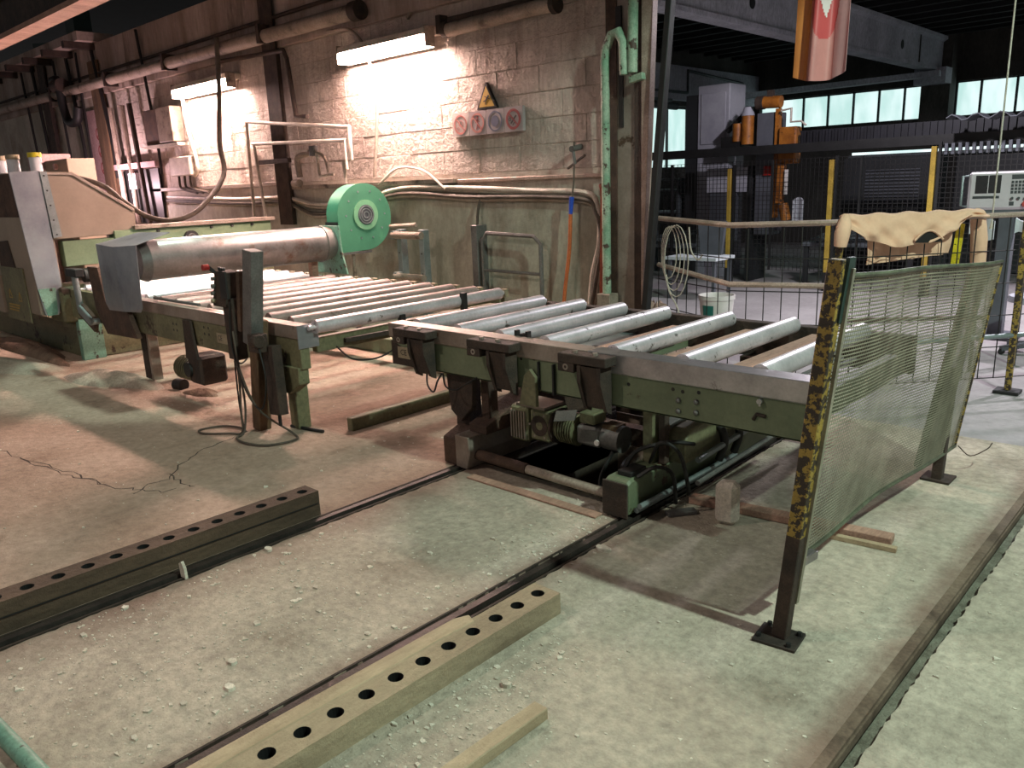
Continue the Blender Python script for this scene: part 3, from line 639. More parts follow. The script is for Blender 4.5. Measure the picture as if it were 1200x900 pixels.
# volute housing: disc with a squared corner, axis X
cy, cz, R = 5.01, 1.315, .325
poly = [(4.69, .985)]
for k in range(0, 37):
    a = math.radians(-90 + k*(270/36)); poly.append((cy+R*math.cos(a), cz+R*math.sin(a)))
poly[-1] = (4.69, 1.315)
b = MB(); b.prism(poly, 'x', -6.93, -6.73); vol = build(b, 'housing', 'blower_green', D, smooth=35, label='green volute housing')
b = MB()
b.prism([(cy+(p[0]-cy)*1.02, cz+(p[1]-cz)*1.02) for p in poly], 'x', -6.745, -6.728); build(b, 'face_plate', 'blower_green', vol, smooth=30)
for k in range(10):
    a = 2*math.pi*k/10; h = MB(); h.disc((-6.728, cy+.01+.24*math.cos(a), cz+.02+.24*math.sin(a)), (0, 1, 0), (0, 0, 1), .010, .006, 8); build(h, 'bolt', 'sheet_steel', vol)
b = MB(); b.disc((-6.7275, cy+.01, cz+.02), (0, 1, 0), (0, 0, 1), .10, .012, 28); inl = build(b, 'inlet_grille', 'mid_panel', D)
b = MB(); b.ring((-6.727, cy+.01, cz+.02), (0, 1, 0), (0, 0, 1), .098, .15, .010, 28); build(b, 'inlet_ring', 'inlet_paint', D)
for r in (.03, .06, .085):
    b = MB(); b.ring((-6.715, cy+.01, cz+.02), (0, 1, 0), (0, 0, 1), r-.004, r+.004, .006, 24); build(b, 'grille_ring', 'galvanised', inl)
b = MB(); b.box(-6.92, -6.74, 4.66, 4.69, .98, 1.28); build(b, 'throat', 'black_metal', D)
b = MB(); b.box(-6.94, -6.72, 4.70, 5.06, .955, .978); build(b, 'base_plate', 'grey_metal', D)
b = MB(); b.cyl((-6.8, 4.88, .2), (-6.8, 4.88, .945), .02, 8); build(b, 'stand', 'pipe_dusty', D, smooth=40)
b = MB(); b.cyl((-6.8, 4.88, 0), (-6.8, 4.88, .2), .035, 8); build(b, 'stand', 'rust_dark', D, smooth=40)
b = MB(); b.box(-6.97, -6.91, 4.45, 4.52, .76, .95); build(b, 'duct_support', 'wood_pink', D)
b = MB(); b.tube([(-6.7, 5.3, 1.2), (-6.28, 5.3, 1.22)], .02, 8); build(b, 'shaft_stub', 'pipe_dusty', D, smooth=40)
# bent sheet guard over the near end of the duct
b = MB()
b.add([(-7.44, 2.65, 1.215), (-6.99, 2.62, 1.205), (-6.60, 2.65, 1.225), (-7.42, 2.65, .70), (-7.36, 2.65, .645), (-6.97, 2.62, .665), (-6.70, 2.65, .675), (-6.655, 2.65, .71), (-7.18, 2.92, 1.30), (-6.55, 2.92, 1.31)],
      [(0, 3, 4, 5, 1), (1, 5, 6, 7, 2), (0, 1, 8), (1, 2, 9, 8)])
build(b, 'end_guard', 'sheet_steel', D, thick=.004, label='bent bare steel sheet over the near duct end')
b = MB(); b.box(-6.98, -6.90, 2.68, 2.74, .70, 1.0); build(b, 'guard_bracket', 'grey_metal', D)
# ================================================================== LEFT MACHINE
M = thing('grinding_machine', 'big green stone-processing machine with a beige hood at the left edge', 'machine', (-10, 3.6, 0))
b = MB(); b.box(-13, -8.72, 2.86, 4.7, 0, .36); b.box(-13, -8.70, 2.82, 2.9, .30, .36); build(b, 'base', 'olive', M, bevel=.008)
b = MB(); b.box(-8.74, -8.66, 2.80, 3.02, 0, .55); build(b, 'corner_post', 'teal_paint', M, bevel=.004)
b = MB(); b.box(-9.05, -8.66, 2.68, 2.98, .40, .76); build(b, 'bearing_block', 'olive', M, bevel=.02)
b = MB(); b.prism([(2.72, 1.87), (3.0, 1.86), (3.55, 1.48), (3.53, 1.24), (2.70, 1.22)], 'x', -12.5, -8.72); hd = build(b, 'hood', 'sheet_beige', M, bevel=.006, label='beige sheet hood with a sloping top')
b = MB(); b.prism([(2.735, 1.86), (3.0, 1.85), (3.54, 1.475), (3.53, 1.455), (2.99, 1.83), (2.735, 1.84)], 'x', -8.725, -8.70); build(b, 'hood_rim', 'cap_steel', hd)
b = MB(); b.prism([(2.44, 1.87), (2.70, 1.875), (2.72, .78), (2.65, .49), (2.53, .50), (2.50, .78)], 'x', -8.72, -8.70); build(b, 'front_strip', 'sheet_steel', M, label='pale blue-grey upright steel strip')
b = MB(); b.prism([(2.70, 1.87), (2.76, 1.87), (2.80, 1.25), (2.72, 1.24)], 'x', -8.715, -8.69); st = build(b, 'edge_strip', 'galvanised', M)
for k in range(5):
    h = MB(); z = 1.83-k*.14; h.disc((-8.69, 2.73+k*.006, z), (0, 1, 0), (0, 0, 1), .008, .004, 8); build(h, 'bolt', 'black_metal', st)
b = MB(); b.prism([(2.50, .76), (2.66, .76), (2.64, .50), (2.55, .49)], 'x', -8.699, -8.695); build(b, 'paint_patch', 'teal_paint', M)
b = MB(); b.box(-12.5, -8.74, 2.50, 2.74, .50, 1.45); build(b, 'side_cabinet', 'sheet_beige', M, bevel=.006)
b = MB(); b.box(-12.5, -8.74, 2.52, 2.74, 1.45, 1.86); build(b, 'upper_panel', 'rust', M)
b = MB(); b.box(-9.75, -9.02, 2.485, 2.50, .40, .95); dr = build(b, 'door', 'olive', M, bevel=.003)
b = MB(); b.prism([(-9.72, 1.20), (-9.35, 1.22), (-9.25, .95), (-9.2, .75), (-9.28, .74), (-9.45, .93), (-9.72, .94)], 'y', 2.488, 2.50); build(b, 'bare_patch', 'rust_dark', M)
b = MB(); b.box(-10.9, -9.8, 2.47, 2.50, .45, .85); build(b, 'door', 'sheet_beige', M, bevel=.003)
# yellow warning print on the door
def tri_outline(mb, cx, cz, r, wd, y):
    pts = [(cx+r*math.cos(a), cz+r*math.sin(a)) for a in (math.radians(90), math.radians(210), math.radians(330))]
    for i in range(3):
        p, q = pts[i], pts[(i+1) % 3]; mb.bar((p[0], y, p[1]), (q[0], y, q[1]), .002, wd, up=(0, 0, 1) if abs(p[1]-q[1]) < .02 else (1, 0, 0))
b = MB(); tri_outline(b, -9.55, .66, .06, .012, 2.484); tri_outline(b, -9.25, .64, .06, .012, 2.484)
for k in range(3): b.box(-9.66, -9.30-.03*k, 2.482, 2.485, .55-.028*k, .565-.028*k)
build(b, 'warning_print', 'yellow', dr)
b = MB(); b.bar((-10.6, 2.44, .42), (-9.95, 2.44, 1.78), .02, .05); build(b, 'stay_bar', 'sheet_beige', M)
b = MB(); b.box(-8.86, -8.70, 3.3, 5.10, 1.02, 1.27); gbm = build(b, 'portal_beam', 'green_light', M, bevel=.006)
b = MB(); b.box(-8.90, -8.66, 3.5, 5.14, 1.27, 1.31); build(b, 'top_ledge', 'pipe_dusty', gbm, bevel=.004)
b = MB(); b.cyl((-8.70, 4.10, 1.14), (-8.66, 4.10, 1.14), .08, 20); kn = build(b, 'hand_knob', 'black_metal', M, smooth=40)
b = MB(); b.ring((-8.66, 4.10, 1.14), (0, 1, 0), (0, 0, 1), .035, .05, .008, 20); build(b, 'knob_ring', 'grey_metal', kn)
for y in (3.75, 4.35, 4.6, 4.85):
    h = MB(); h.cyl((-8.70, y, 1.24), (-8.68, y, 1.24), .016, 8); build(h, 'bolt', 'black_metal', M)
b = MB(); b.box(-8.86, -8.72, 2.8, 3.3, .95, 1.2); build(b, 'cross_beam', 'green_light', M, bevel=.005)
b = MB(); b.box(-8.84, -8.74, 4.95, 5.1, 0, 1.02); build(b, 'portal_leg', 'olive', M)
b = MB(); b.cyl((-8.60, 2.9, .86), (-8.60, 4.5, .86), .07, 16); build(b, 'brush_roll', 'black_rubber', M, smooth=40)
b = MB(); b.box(-9.6, -8.75, 2.95, 4.7, .52, .72); build(b, 'bed', 'rust_dark', M)
# front lever with a box head
lv = thing('clamp_lever', 'galvanised clamp lever with a black box head at the conveyor entry', 'lever', (-8.0, 2.66, .45))
b = MB(); b.box(-8.22, -7.98, 2.62, 2.70, .90, .975); build(b, 'head', 'black_metal', lv, bevel=.006)
b = MB(); b.cyl((-8.12, 2.66, .90), (-8.10, 2.66, .58), .03, 10); build(b, 'arm', 'galvanised', lv, smooth=40)
b = MB(); b.bar((-8.10, 2.66, .60), (-7.86, 2.66, .50), .05, .08); build(b, 'link', 'galvanised', lv, bevel=.005)
b = MB(); b.bar((-8.16, 2.68, .60), (-7.82, 2.68, .46), .04, .14); build(b, 'yoke', 'rust', lv, bevel=.005)
b = MB(); b.cyl((-7.80, 2.62, .50), (-7.80, 2.70, .50), .03, 10); build(b, 'pivot', 'galvanised', lv, smooth=40)
b = MB(); b.prism([(-7.85, 1.0), (-7.62, 1.0), (-7.55, .70), (-7.1, .66), (-6.95, .42), (-7.62, .40), (-7.80, .62)], 'y', 2.69, 2.733); solo(b, 'corner_bracket', 'rust', 'rusty steel bracket plate under the bent steel sheet', 'bracket', bevel=.004)
# jars and boxes on top of the machine
for i, (x, y, h_, r, cap) in enumerate(((-9.5, 2.6, .17, .055, 'plate'), (-9.22, 2.64, .17, .055, 'plate'), (-9.02, 2.78, .18, .055, 'yellow_bright'))):
    t = thing('lubricator_jar', ['clear jar with a tan lid, leftmost on top of the left machine', 'clear jar with a tan lid, middle of the three on the left machine', 'clear jar with a yellow lid on top of the left machine'][i], 'jar', (x, y, 1.88), 'jars on the machine')
    b = MB(); b.cyl((x, y, 1.88), (x, y, 1.88+h_-.045), r, 16); build(b, 'body', 'paper', t, smooth=40)
    b = MB(); b.cyl((x, y, 1.88+h_-.045), (x, y, 1.88+h_), r+.008, 16); build(b, 'lid', cap, t, smooth=40)
t = thing('cabinet_box', 'pink-lit pale cabinet standing behind the machine hood', 'cabinet', (-12.3, 4.1, .365))
b = MB(); b.box(-12.98, -12.46, 3.9, 4.3, .365, 2.22); build(b, 'body', 'box_pink', t, bevel=.008)
b = MB(); b.box(-12.46, -11.62, 3.95, 4.3, .365, 2.12); build(b, 'side_unit', 'sheet_beige', t, bevel=.008)
b = MB(); b.cyl((-12.0, 3.95, 2.03), (-12.0, 3.91, 2.03), .04, 12); build(b, 'knob', 'box_pink', t, smooth=40)
# ================================================================== CONTROL POST beside the conveyor
P = thing('control_post', 'weathered post carrying a push-button box, looped cables at its foot', 'post', (-4.86, 2.66, 0))
b = MB(); b.bar((-4.95, 2.66, 0), (-4.83, 2.66, .78), .10, .09); build(b, 'post', 'wood_post', P, bevel=.005)
b = MB(); b.bar((-4.86, 2.62, .62), (-4.76, 2.64, 1.24), .11, .09); build(b, 'upper_post', 'grey_metal', P, bevel=.004, label='square grey steel upper post')
b = MB(); b.bar((-4.95, 2.60, .70), (-4.92, 2.62, 1.10), .04, .04); build(b, 'strap', 'wood_old', P)
b = MB(); b.bar((-4.66, 2.64, .16), (-4.70, 2.66, .62), .13, .07); build(b, 'side_plate', 'rust_dark', P, bevel=.004)
b = MB(); b.cyl((-4.66, 2.64, .08), (-4.66, 2.64, .17), .012, 8); build(b, 'pin', 'black_metal', P)
b = MB(); b.box(-5.10, -4.98, 2.56, 2.64, .50, .92); build(b, 'lower_box', 'rust_dark', P, bevel=.004)
b = MB(); b.prism([(-5.20, .86), (-5.02, .86), (-5.00, 1.09), (-5.12, 1.10)], 'y', 2.54, 2.66); cbx = build(b, 'button_box', 'rust_dark', P, bevel=.006)
b = MB(); b.box(-5.06, -4.97, 2.535, 2.548, .92, 1.10); build(b, 'cover', 'black_metal', cbx)
for k in range(4):
    h = MB(); z = .90+k*.05; h.cyl((-5.155+k*.012, 2.54, z), (-5.155+k*.012, 2.515, z), .014, 10); build(h, 'button', 'grey_metal' if k else 'plate', cbx)
h = MB(); h.cyl((-5.09, 2.57, 1.10), (-5.09, 2.57, 1.125), .016, 10); h.cyl((-5.05, 2.57, 1.10), (-5.05, 2.57, 1.12), .014, 10); build(h, 'switch', 'black_metal', cbx)
h = MB(); h.cyl((-5.11, 2.50, 1.13), (-5.11, 2.46, 1.13), .02, 12); build(h, 'stop_button', 'red_knob', cbx, smooth=40)
h = MB(); h.bar((-5.11, 2.54, 1.09), (-5.11, 2.50, 1.13), .02, .02); build(h, 'stem', 'black_metal', cbx)
b = MB(); b.cyl((-4.74, 2.57, .66), (-4.68, 2.57, .66), .045, 12); b.box(-4.82, -4.70, 2.56, 2.64, .58, .70); build(b, 'clamp', 'rust_dark', P, bevel=.004)
for k, pts in enumerate(([(-5.02, 2.57, .55), (-4.98, 2.55, .35), (-4.95, 2.52, .15), (-4.93, 2.5, .02), (-5.0, 2.44, .012), (-5.15, 2.33, .012), (-5.25, 2.36, .012), (-5.2, 2.5, .012), (-5.05, 2.56, .012), (-4.92, 2.52, .02)],
                         [(-5.0, 2.56, .7), (-4.96, 2.55, .45), (-4.92, 2.54, .2), (-4.9, 2.5, .03), (-4.86, 2.42, .012), (-4.7, 2.40, .012), (-4.54, 2.47, .012), (-4.5, 2.64, .012), (-4.62, 2.70, .02), (-4.8, 2.56, .2), (-4.97, 2.54, .5)],
                         [(-4.98, 2.55, .9), (-5.02, 2.55, .6), (-4.9, 2.55, .3), (-4.74, 2.56, .2), (-4.66, 2.57, .4), (-4.70, 2.57, .62)],
                         [(-5.03, 2.56, .5), (-5.06, 2.62, .46), (-5.2, 2.74, .45)], [(-5.0, 2.545, .5), (-5.0, 2.54, .2), (-4.97, 2.54, .01)])):
    b = MB(); b.tube(pts, .008 if k < 2 else .006, 6, 6); build(b, 'cable', 'cable_dusty' if k < 2 else 'black_rubber', P, smooth=60)
b = MB(); b.cyl((-4.8, 2.80, .012), (-4.5, 2.86, .012), .012, 6); solo(b, 'floor_rod', 'black_metal', 'short dark rod on the floor beside the control post', 'rod', smooth=40)
# ================================================================== MESH GUARD PANEL (foreground right)
GP = thing('mesh_guard', 'fine wire mesh guard panel on a chipped yellow and black post', 'guard', (-1.06, 2.45, 0))
def gpt(u, v):   # u along the panel, v up; the panel leans outward and bulges
    y = 2.515+u*2.035
    zb = .26-.12*u; zt = 1.275-.155*u
    z = zb+(zt-zb)*v
    x = -1.075+.10*v+.02*u*v + .022*math.sin(3.2*u*math.pi)*(.4+.6*v) - .03*math.sin(math.pi*u)*(1-v)
    return V((x, y+.06*v*u, z))
b = MB(); b.bar((-1.066, 2.445, 0.012), (-.965, 2.50, 1.33), .05, .045); po = build(b, 'post', 'yellow_worn', GP, bevel=.003, label='square post, yellow paint chipped to black rust')
b = MB(); b.bar((-1.066, 2.445, 0.012), (-1.036, 2.4614, .40), .0515, .0465); build(b, 'lower_sleeve', 'rust_dark', po, bevel=.003)
b = MB(); b.bar((-1.030, 2.475, .14), (-.93, 2.53, 1.30), .012, .02); build(b, 'edge_strip', 'mesh_wire', GP)
b = MB(); b.obox((-1.07, 2.44, .006), (.15, .13, .012), Matrix.Rotation(.12, 3, 'Z')); bp_ = build(b, 'base_plate', 'rail_steel', GP, bevel=.002)
for sx, sy in ((-1, -1), (1, -1), (1, 1), (-1, 1)):
    h = MB(); h.cyl((-1.07+sx*.055, 2.44+sy*.045, .012), (-1.07+sx*.055, 2.44+sy*.045, .026), .009, 6); build(h, 'bolt', 'black_metal', bp_)
b = MB(); b.bar((-.955, 2.515, 1.13), (-.935, 2.525, 1.335), .012, .05); build(b, 'hinge_plate', 'teal_dark', GP)
w = MB()
NU = 24
def ribbon(mb, f, n, hw, hd):
    pts = [f(i/n) for i in range(n+1)]; mb.tube(pts, hw, 4)
nh = 74
for j in range(nh+1):
    ribbon(w, lambda t, v=j/nh: gpt(t, v), NU, .0030, .002)
nvv = 128
for i in range(nvv+1):
    ribbon(w, lambda t, u=i/nvv: gpt(u, t)+V((.002, 0, 0)), 6, .0008, .002)
build(w, 'wire_mesh', 'mesh_wire', GP, kind='stuff', label='fine crossed wires of the guard')
for vv, nm in ((0, 'bottom_rail'), (1, 'top_rail')):
    b = MB(); b.tube([gpt(i/16, vv)+V((.004, 0, 0)) for i in range(17)], .009, 6); build(b, nm, 'mesh_frame', GP, smooth=50)
for u, r in ((1, .011), (0.0, .008)):
    b = MB(); b.tube([gpt(u, i/10) for i in range(11)], r, 6); build(b, 'side_rail', 'yellow_worn' if u else 'mesh_frame', GP, smooth=50)
b = MB(); b.tube([gpt(.74, i/10)-V((.02, 0, 0)) for i in range(11)], .016, 4); build(b, 'rear_post', 'mesh_frame', GP)
w = MB()
for j in range(nh):
    ribbon(w, lambda t, v=(j+.5)/nh: gpt(.76+.13*t, v)-V((.012, 0, 0)), 6, .0027, .002)
for i in range(18):
    ribbon(w, lambda t, u=.76+.13*i/17: gpt(u, t)-V((.014, 0, 0)), 6, .0014, .002)
build(w, 'overlap_strip', 'mesh_wire', GP, kind='stuff', label='doubled band of mesh, denser than the rest')
b = MB(); b.bar((-1.10, 4.36, 0), (-1.08, 4.38, .6), .05, .05); build(b, 'rear_leg', 'rust_dark', GP, bevel=.003)
b = MB(); b.box(-1.17, -1.03, 4.31, 4.45, 0, .012); build(b, 'rear_base_plate', 'rust_dark', GP)
b = MB(); b.bar((-1.06, 2.54, .255), (-1.05, 2.66, .25), .03, .03); build(b, 'corner_clip', 'steel', GP)
b = MB(); b.tube([(-1.05, 4.5, .16), (-1.0, 4.55, .10), (-.94, 4.62, .13), (-.93, 4.68, .15)], .003, 5, 4); build(b, 'loose_wire', 'rust', GP)
#@@PART3
# ================================================================== WALL LAMPS
def wall_lamp(x0, x1, z, lab, lit):
    t = thing('wall_lamp', lab, 'lamp', ((x0+x1)/2, WY-.1, z), 'fluorescent lamps on the block wall')
    y = WY-.15
    b = MB(); b.prism([(y-.07, z+.015), (y-.055, z+.075), (y+.04, z+.09), (WY-.012, z+.09), (WY-.012, z+.015)], 'x', x0, x1); build(b, 'housing', 'pipe_white' if lit else 'pipe_dusty', t, bevel=.004)
    b = MB(); b.prism([(y-.062, z+.018), (y+.055, z+.018), (y+.05, z-.085), (y-.035, z-.085)], 'x', x0+.02, x1-.02)
    gt = MB(); gt.box(x0, x1, y+.058, y+.066, z-.09, z+.02); build(gt, 'glow_shield', 'pipe_white' if lit else 'pipe_dusty', t)  # plate added to keep the lamp glow off the wall behind
    build(b, 'diffuser', 'lamp_glow' if lit else 'pipe_dusty', t, bevel=.006)
    for x in (x0-.012, x1):
        b = MB(); b.box(x, x+.012, y-.065, y+.06, z-.09, z+.09); build(b, 'end_cap', 'pipe_dusty', t, bevel=.004)
wall_lamp(-7.28, -5.92, 2.93, 'bright tube lamp on the block wall above the green blower', True)
wall_lamp(-11.10, -9.62, 2.95, 'bright tube lamp beside the junction boxes, farther left on the wall', True)
# unlit round tube lamp
t = thing('wall_lamp', 'unlit dusty round tube lamp at the top of the wall, right of the bright ones', 'lamp', (-5.1, WY-.1, 2.9), 'fluorescent lamps on the block wall')
b = MB(); b.tube([(-5.74, WY-.10, 2.955), (-4.44, WY-.10, 2.975)], .06, 14); build(b, 'tube', 'pipe_dusty', t, smooth=40)
b = MB(); b.box(-5.70, -4.48, WY-.12, WY-.06, 3.00, 3.06); build(b, 'housing', 'rust_dark', t)
for x in (-5.76, -4.47):
    b = MB(); b.cyl((x, WY-.10, 2.965), (x+.05, WY-.10, 2.965), .072, 14); build(b, 'end_cap', 'rust_dark', t, smooth=40)
for x in (-5.5, -4.7):
    b = MB(); b.box(x-.02, x+.02, WY-.06, WY-.012, 3.0, 3.06); build(b, 'wall_bracket', 'rust_dark', t)
b = MB(); b.box(-5.86, -5.80, WY-.12, WY-.012, 2.94, 3.10); solo(b, 'junction_box', 'rust_dark', 'small dark junction box between the bright and the unlit wall lamp', 'box', bevel=.004)
# ================================================================== SIGNS
X_, Z_ = V((1, 0, 0)), V((0, 0, 1))
def sign(x0, x1, lab, plate, kind):
    y = WY-.03
    t = thing('safety_sign', lab, 'sign', ((x0+x1)/2, y, 2.03), 'row of safety signs')
    b = MB(); b.box(x0+.002, x1-.002, y, y+.035, 2.03, 2.24); build(b, 'plate', plate, t)
    cx, cz, yy = (x0+x1)/2, 2.135, y-.001
    red = 'sign_red' if kind == 'smoke' else 'sign_red_faded'
    if kind == 'blue':
        b = MB(); b.ring((cx, yy, cz), X_, Z_, .076, .088, .002, 28); build(b, 'rim', 'sign_blue', t)
        b = MB(); b.disc((cx, yy, cz), X_, Z_, .048, .002, 24); build(b, 'face', 'sign_blue', t)
        return
    b = MB(); b.ring((cx, yy, cz), X_, Z_, .066 if kind == 'smoke' else .070, .088, .002, 28); build(b, 'ring', red, t)
    ink = 'sign_black' if kind == 'smoke' else ('sign_red' if kind == 'walk' else red)
    b = MB()
    if kind == 'walk':
        b.disc((cx+.002, yy, cz+.048), X_, Z_, .011, .002, 10)
        for p, q, w_ in (((0, .035), (0, -.005), .016), ((0, -.005), (.022, -.05), .010), ((0, -.005), (-.015, -.055), .010), ((0, .03), (-.026, .0), .007), ((0, .03), (.024, .008), .007)):
            b.bar((cx+p[0], yy, cz+p[1]), (cx+q[0], yy, cz+q[1]), w_, .002, up=(0, 1, 0))
    elif kind == 'smoke':
        b.bar((cx-.03, yy, cz-.035), (cx+.035, yy, cz+.03), .014, .002, up=(0, 1, 0)); b.bar((cx-.01, yy, cz-.05), (cx+.02, yy, cz-.02), .008, .002, up=(0, 1, 0))
        b.ring((cx-.04, yy, cz+.0), X_, Z_, .010, .015, .002, 10); b.ring((cx-.03, yy, cz+.025), X_, Z_, .008, .012, .002, 10)
    else:
        b.ring((cx+.01, yy, cz+.01), X_, Z_, .022, .030, .002, 12); b.ring((cx-.03, yy, cz-.035), X_, Z_, .012, .017, .002, 10)
        b.bar((cx-.02, yy, cz+.0), (cx+.03, yy, cz-.03), .01, .002, up=(0, 1, 0))
    build(b, 'pictogram', ink, t)
    b = MB(); b.bar((cx-.055, yy-.002, cz+.055), (cx+.055, yy-.002, cz-.055), .013, .002, up=(0, 1, 0)); build(b, 'slash', red, t)
sx = -5.80; w_ = .225
sign(sx, sx+w_, 'faded red prohibition sign, leftmost of the four round signs', 'sign_white', 'fade')
sign(sx+w_, sx+2*w_, 'faded no-walking sign with a crossed-out figure', 'sign_grey', 'walk')
sign(sx+2*w_, sx+3*w_, 'grey-blue round mandatory sign in the row of four', 'sign_grey', 'blue')
sign(sx+3*w_, sx+4*w_, 'red no-smoking sign, rightmost and darkest of the four', 'sign_grey', 'smoke')
t = thing('warning_sign', 'yellow triangular warning sign with a falling figure above the round signs', 'sign', (-5.33, WY-.03, 2.25))
y = WY-.03
b = MB(); b.prism([(-5.46, 2.25), (-5.21, 2.25), (-5.335, 2.475)], 'y', y, y+.035); build(b, 'plate', 'sign_black', t)
b = MB(); b.prism([(-5.432, 2.266), (-5.238, 2.266), (-5.335, 2.442)], 'y', y-.002, y); build(b, 'face', 'sign_yellow', t)
b = MB(); cx, cz, yy = -5.335, 2.325, y-.004
b.disc((cx+.028, yy, cz+.03), X_, Z_, .010, .002, 10)
for p, q, ww in (((.02, .022), (-.005, -.005), .016), ((-.005, -.005), (-.035, -.012), .009), ((-.005, -.005), (-.01, -.04), .009), ((.015, .015), (.045, .005), .007), ((.01, .02), (-.02, .03), .007)):
    b.bar((cx+p[0], yy, cz+p[1]), (cx+q[0], yy, cz+q[1]), ww, .002, up=(0, 1, 0))
build(b, 'pictogram', 'sign_black', t)
# ================================================================== PIPES, CABLES AND BOXES ON THE WALL
def pipe(name, pts, r, m, lab, cat='pipe', smooth=0, n=10):
    b = MB(); b.tube(pts, r, n, smooth); return solo(b, name, m, lab, cat, smooth=45)
yb = WY-.16
P1 = thing('overhead_pipe', 'thick dusty pipe running along the top of the block wall', 'pipe', (-12, yb, 3.2))
b = MB(); b.tube([(-20, yb, 3.36), (-7.0, yb, 3.31)], .075, 16); build(b, 'pipe', 'pipe_dusty', P1, smooth=40)
b = MB(); b.cyl((-7.02, yb, 3.31), (-6.90, yb, 3.31), .095, 16); build(b, 'end_flange', 'rust_dark', P1, smooth=40)
for x in (-8.72, -11.2, -13.2, -15.6):
    b = MB(); b.box(x-.03, x+.03, yb-.09, WY-.052, 3.24, 3.44); build(b, 'clamp', 'rust_dark', P1)
b = MB(); b.tube([(-20, WY-.08, 3.52), (-12, WY-.08, 3.50), (-7.4, WY-.08, 3.52), (-6.9, WY-.08, 3.60)], .022, 8); solo(b, 'conduit', 'rust_dark', 'thin dark conduit above the thick overhead pipe', 'pipe', smooth=40)
pipe('conduit', [(-9.9, WY-.10, 3.20), (-9.0, WY-.10, 3.16), (-8.45, WY-.10, 3.14), (-8.40, WY-.10, 3.05), (-8.32, WY-.10, 2.42), (-8.1, WY-.10, 2.40)], .025, 'rust_dark', 'dark bent conduit dropping beside the dark wall post')
pipe('cable', [(-7.6, WY-.08, 3.22), (-7.2, WY-.075, 3.17), (-6.95, WY-.075, 2.90), (-6.90, WY-.05, 2.4), (-6.98, WY-.09, 1.70)], .016, 'pipe_dusty', 'single grey cable curving down the wall left of the bright lamp', 'cable', 6)
b = MB(); b.bar((-6.35, WY-.03, 3.16), (-6.05, WY-.03, 3.38), .03, .03); solo(b, 'conduit', 'pipe_dusty', 'short slanting conduit above the bright lamp', 'pipe')
# arch pipes
pipe('arch_pipe', [(-9.47, WY-.12, 1.30), (-9.40, WY-.12, 2.44), (-7.30, WY-.12, 2.23), (-7.31, WY-.12, 1.90), (-7.45, WY-.12, 1.88), (-7.45, WY-.12, 1.65)], .019, 'pipe_white', 'taller white arch of pipe behind the duct')
pipe('arch_pipe', [(-9.15, WY-.14, 1.20), (-9.25, WY-.14, 2.17), (-7.36, WY-.14, 2.10), (-7.37, WY-.14, 1.80)], .018, 'pipe_white', 'lower white arch of pipe behind the duct')
VA = thing('valve_set', 'dusty water valve with bent pipes between the white pipe arches', 'valve', (-8.1, WY-.1, 1.7))
b = MB(); b.tube([(-8.40, WY-.08, 1.75), (-8.42, WY-.08, 1.95), (-8.25, WY-.08, 2.0), (-8.1, WY-.08, 2.02)], .035, 10, 4); build(b, 'elbow', 'pipe_dusty', VA, smooth=50)
b = MB(); b.tube([(-8.06, WY-.09, 1.97), (-8.06, WY-.09, 2.08)], .05, 10); build(b, 'valve_body', 'grey_metal', VA, smooth=40)
b = MB(); b.tube([(-8.02, WY-.09, 2.02), (-7.86, WY-.09, 1.95), (-7.80, WY-.09, 1.78)], .016, 8, 4); build(b, 'hose', 'pipe_dusty', VA, smooth=50)
b = MB(); b.tube([(-8.0, WY-.09, 2.0), (-7.98, WY-.09, 1.74), (-7.70, WY-.09, 1.76)], .018, 8); build(b, 'drain_pipe', 'pipe_white', VA, smooth=40)
b = MB(); b.bar((-8.42, WY-.14, 2.04), (-8.10, WY-.14, 2.03), .02, .02); build(b, 'handle', 'pipe_white', VA)
b = MB(); b.cyl((-8.48, WY-.12, 1.68), (-8.36, WY-.12, 1.68), .045, 10); build(b, 'tap', 'pipe_dusty', VA, smooth=40)
b = MB(); b.box(-9.15, -8.5, WY-.16, WY-.11, 1.92, 1.97); solo(b, 'wall_clip', 'rust_dark', 'dark horizontal clip bar on the wall post behind the arches', 'bracket')
# junction boxes and control boxes
t = thing('junction_boxes', 'pair of dirty beige electrical boxes left of the far wall lamp', 'box', (-11.8, WY-.1, 2.3))
b = MB(); b.box(-12.28, -11.82, WY-.14, WY-.012, 2.33, 2.80); build(b, 'box', 'rust', t, bevel=.01)
b = MB(); b.box(-11.76, -11.30, WY-.18, WY-.012, 2.33, 2.80); o = build(b, 'box', 'pipe_dusty', t, bevel=.01)
b = MB(); b.box(-12.3, -11.2, WY-.18, WY-.012, 2.27, 2.31); build(b, 'shelf_bar', 'pipe_white', t)
t = thing('switch_box', 'small cream switch box with conduits under the beige boxes', 'box', (-11.35, WY-.1, 1.85))
b = MB(); b.box(-11.62, -11.02, WY-.14, WY-.012, 1.86, 2.12); build(b, 'body', 'pipe_white', t, bevel=.012)
for k in range(3):
    b = MB(); x = -11.5+k*.17; b.tube([(x, WY-.08, 1.86), (x, WY-.08, 1.72), (x+.12, WY-.08, 1.67), (x+.5, WY-.08, 1.62)], .018, 6, 4); build(b, 'lead', 'cable_dusty', t, smooth=50)
b = MB(); b.tube([(-11.05, WY-.1, 3.0), (-11.05, WY-.08, 2.5), (-10.95, WY-.08, 2.2), (-10.9, WY-.08, 1.95), (-11.02, WY-.08, 1.85)], .025, 8, 4); build(b, 'riser', 'pipe_white', t, smooth=50)
b = MB(); b.box(-9.66, -9.42, WY-.04, WY-.012, 1.92, 2.14); solo(b, 'wall_plate', 'pipe_white', 'small square cream plate on the wall behind the hanging cable', 'plate', bevel=.004)
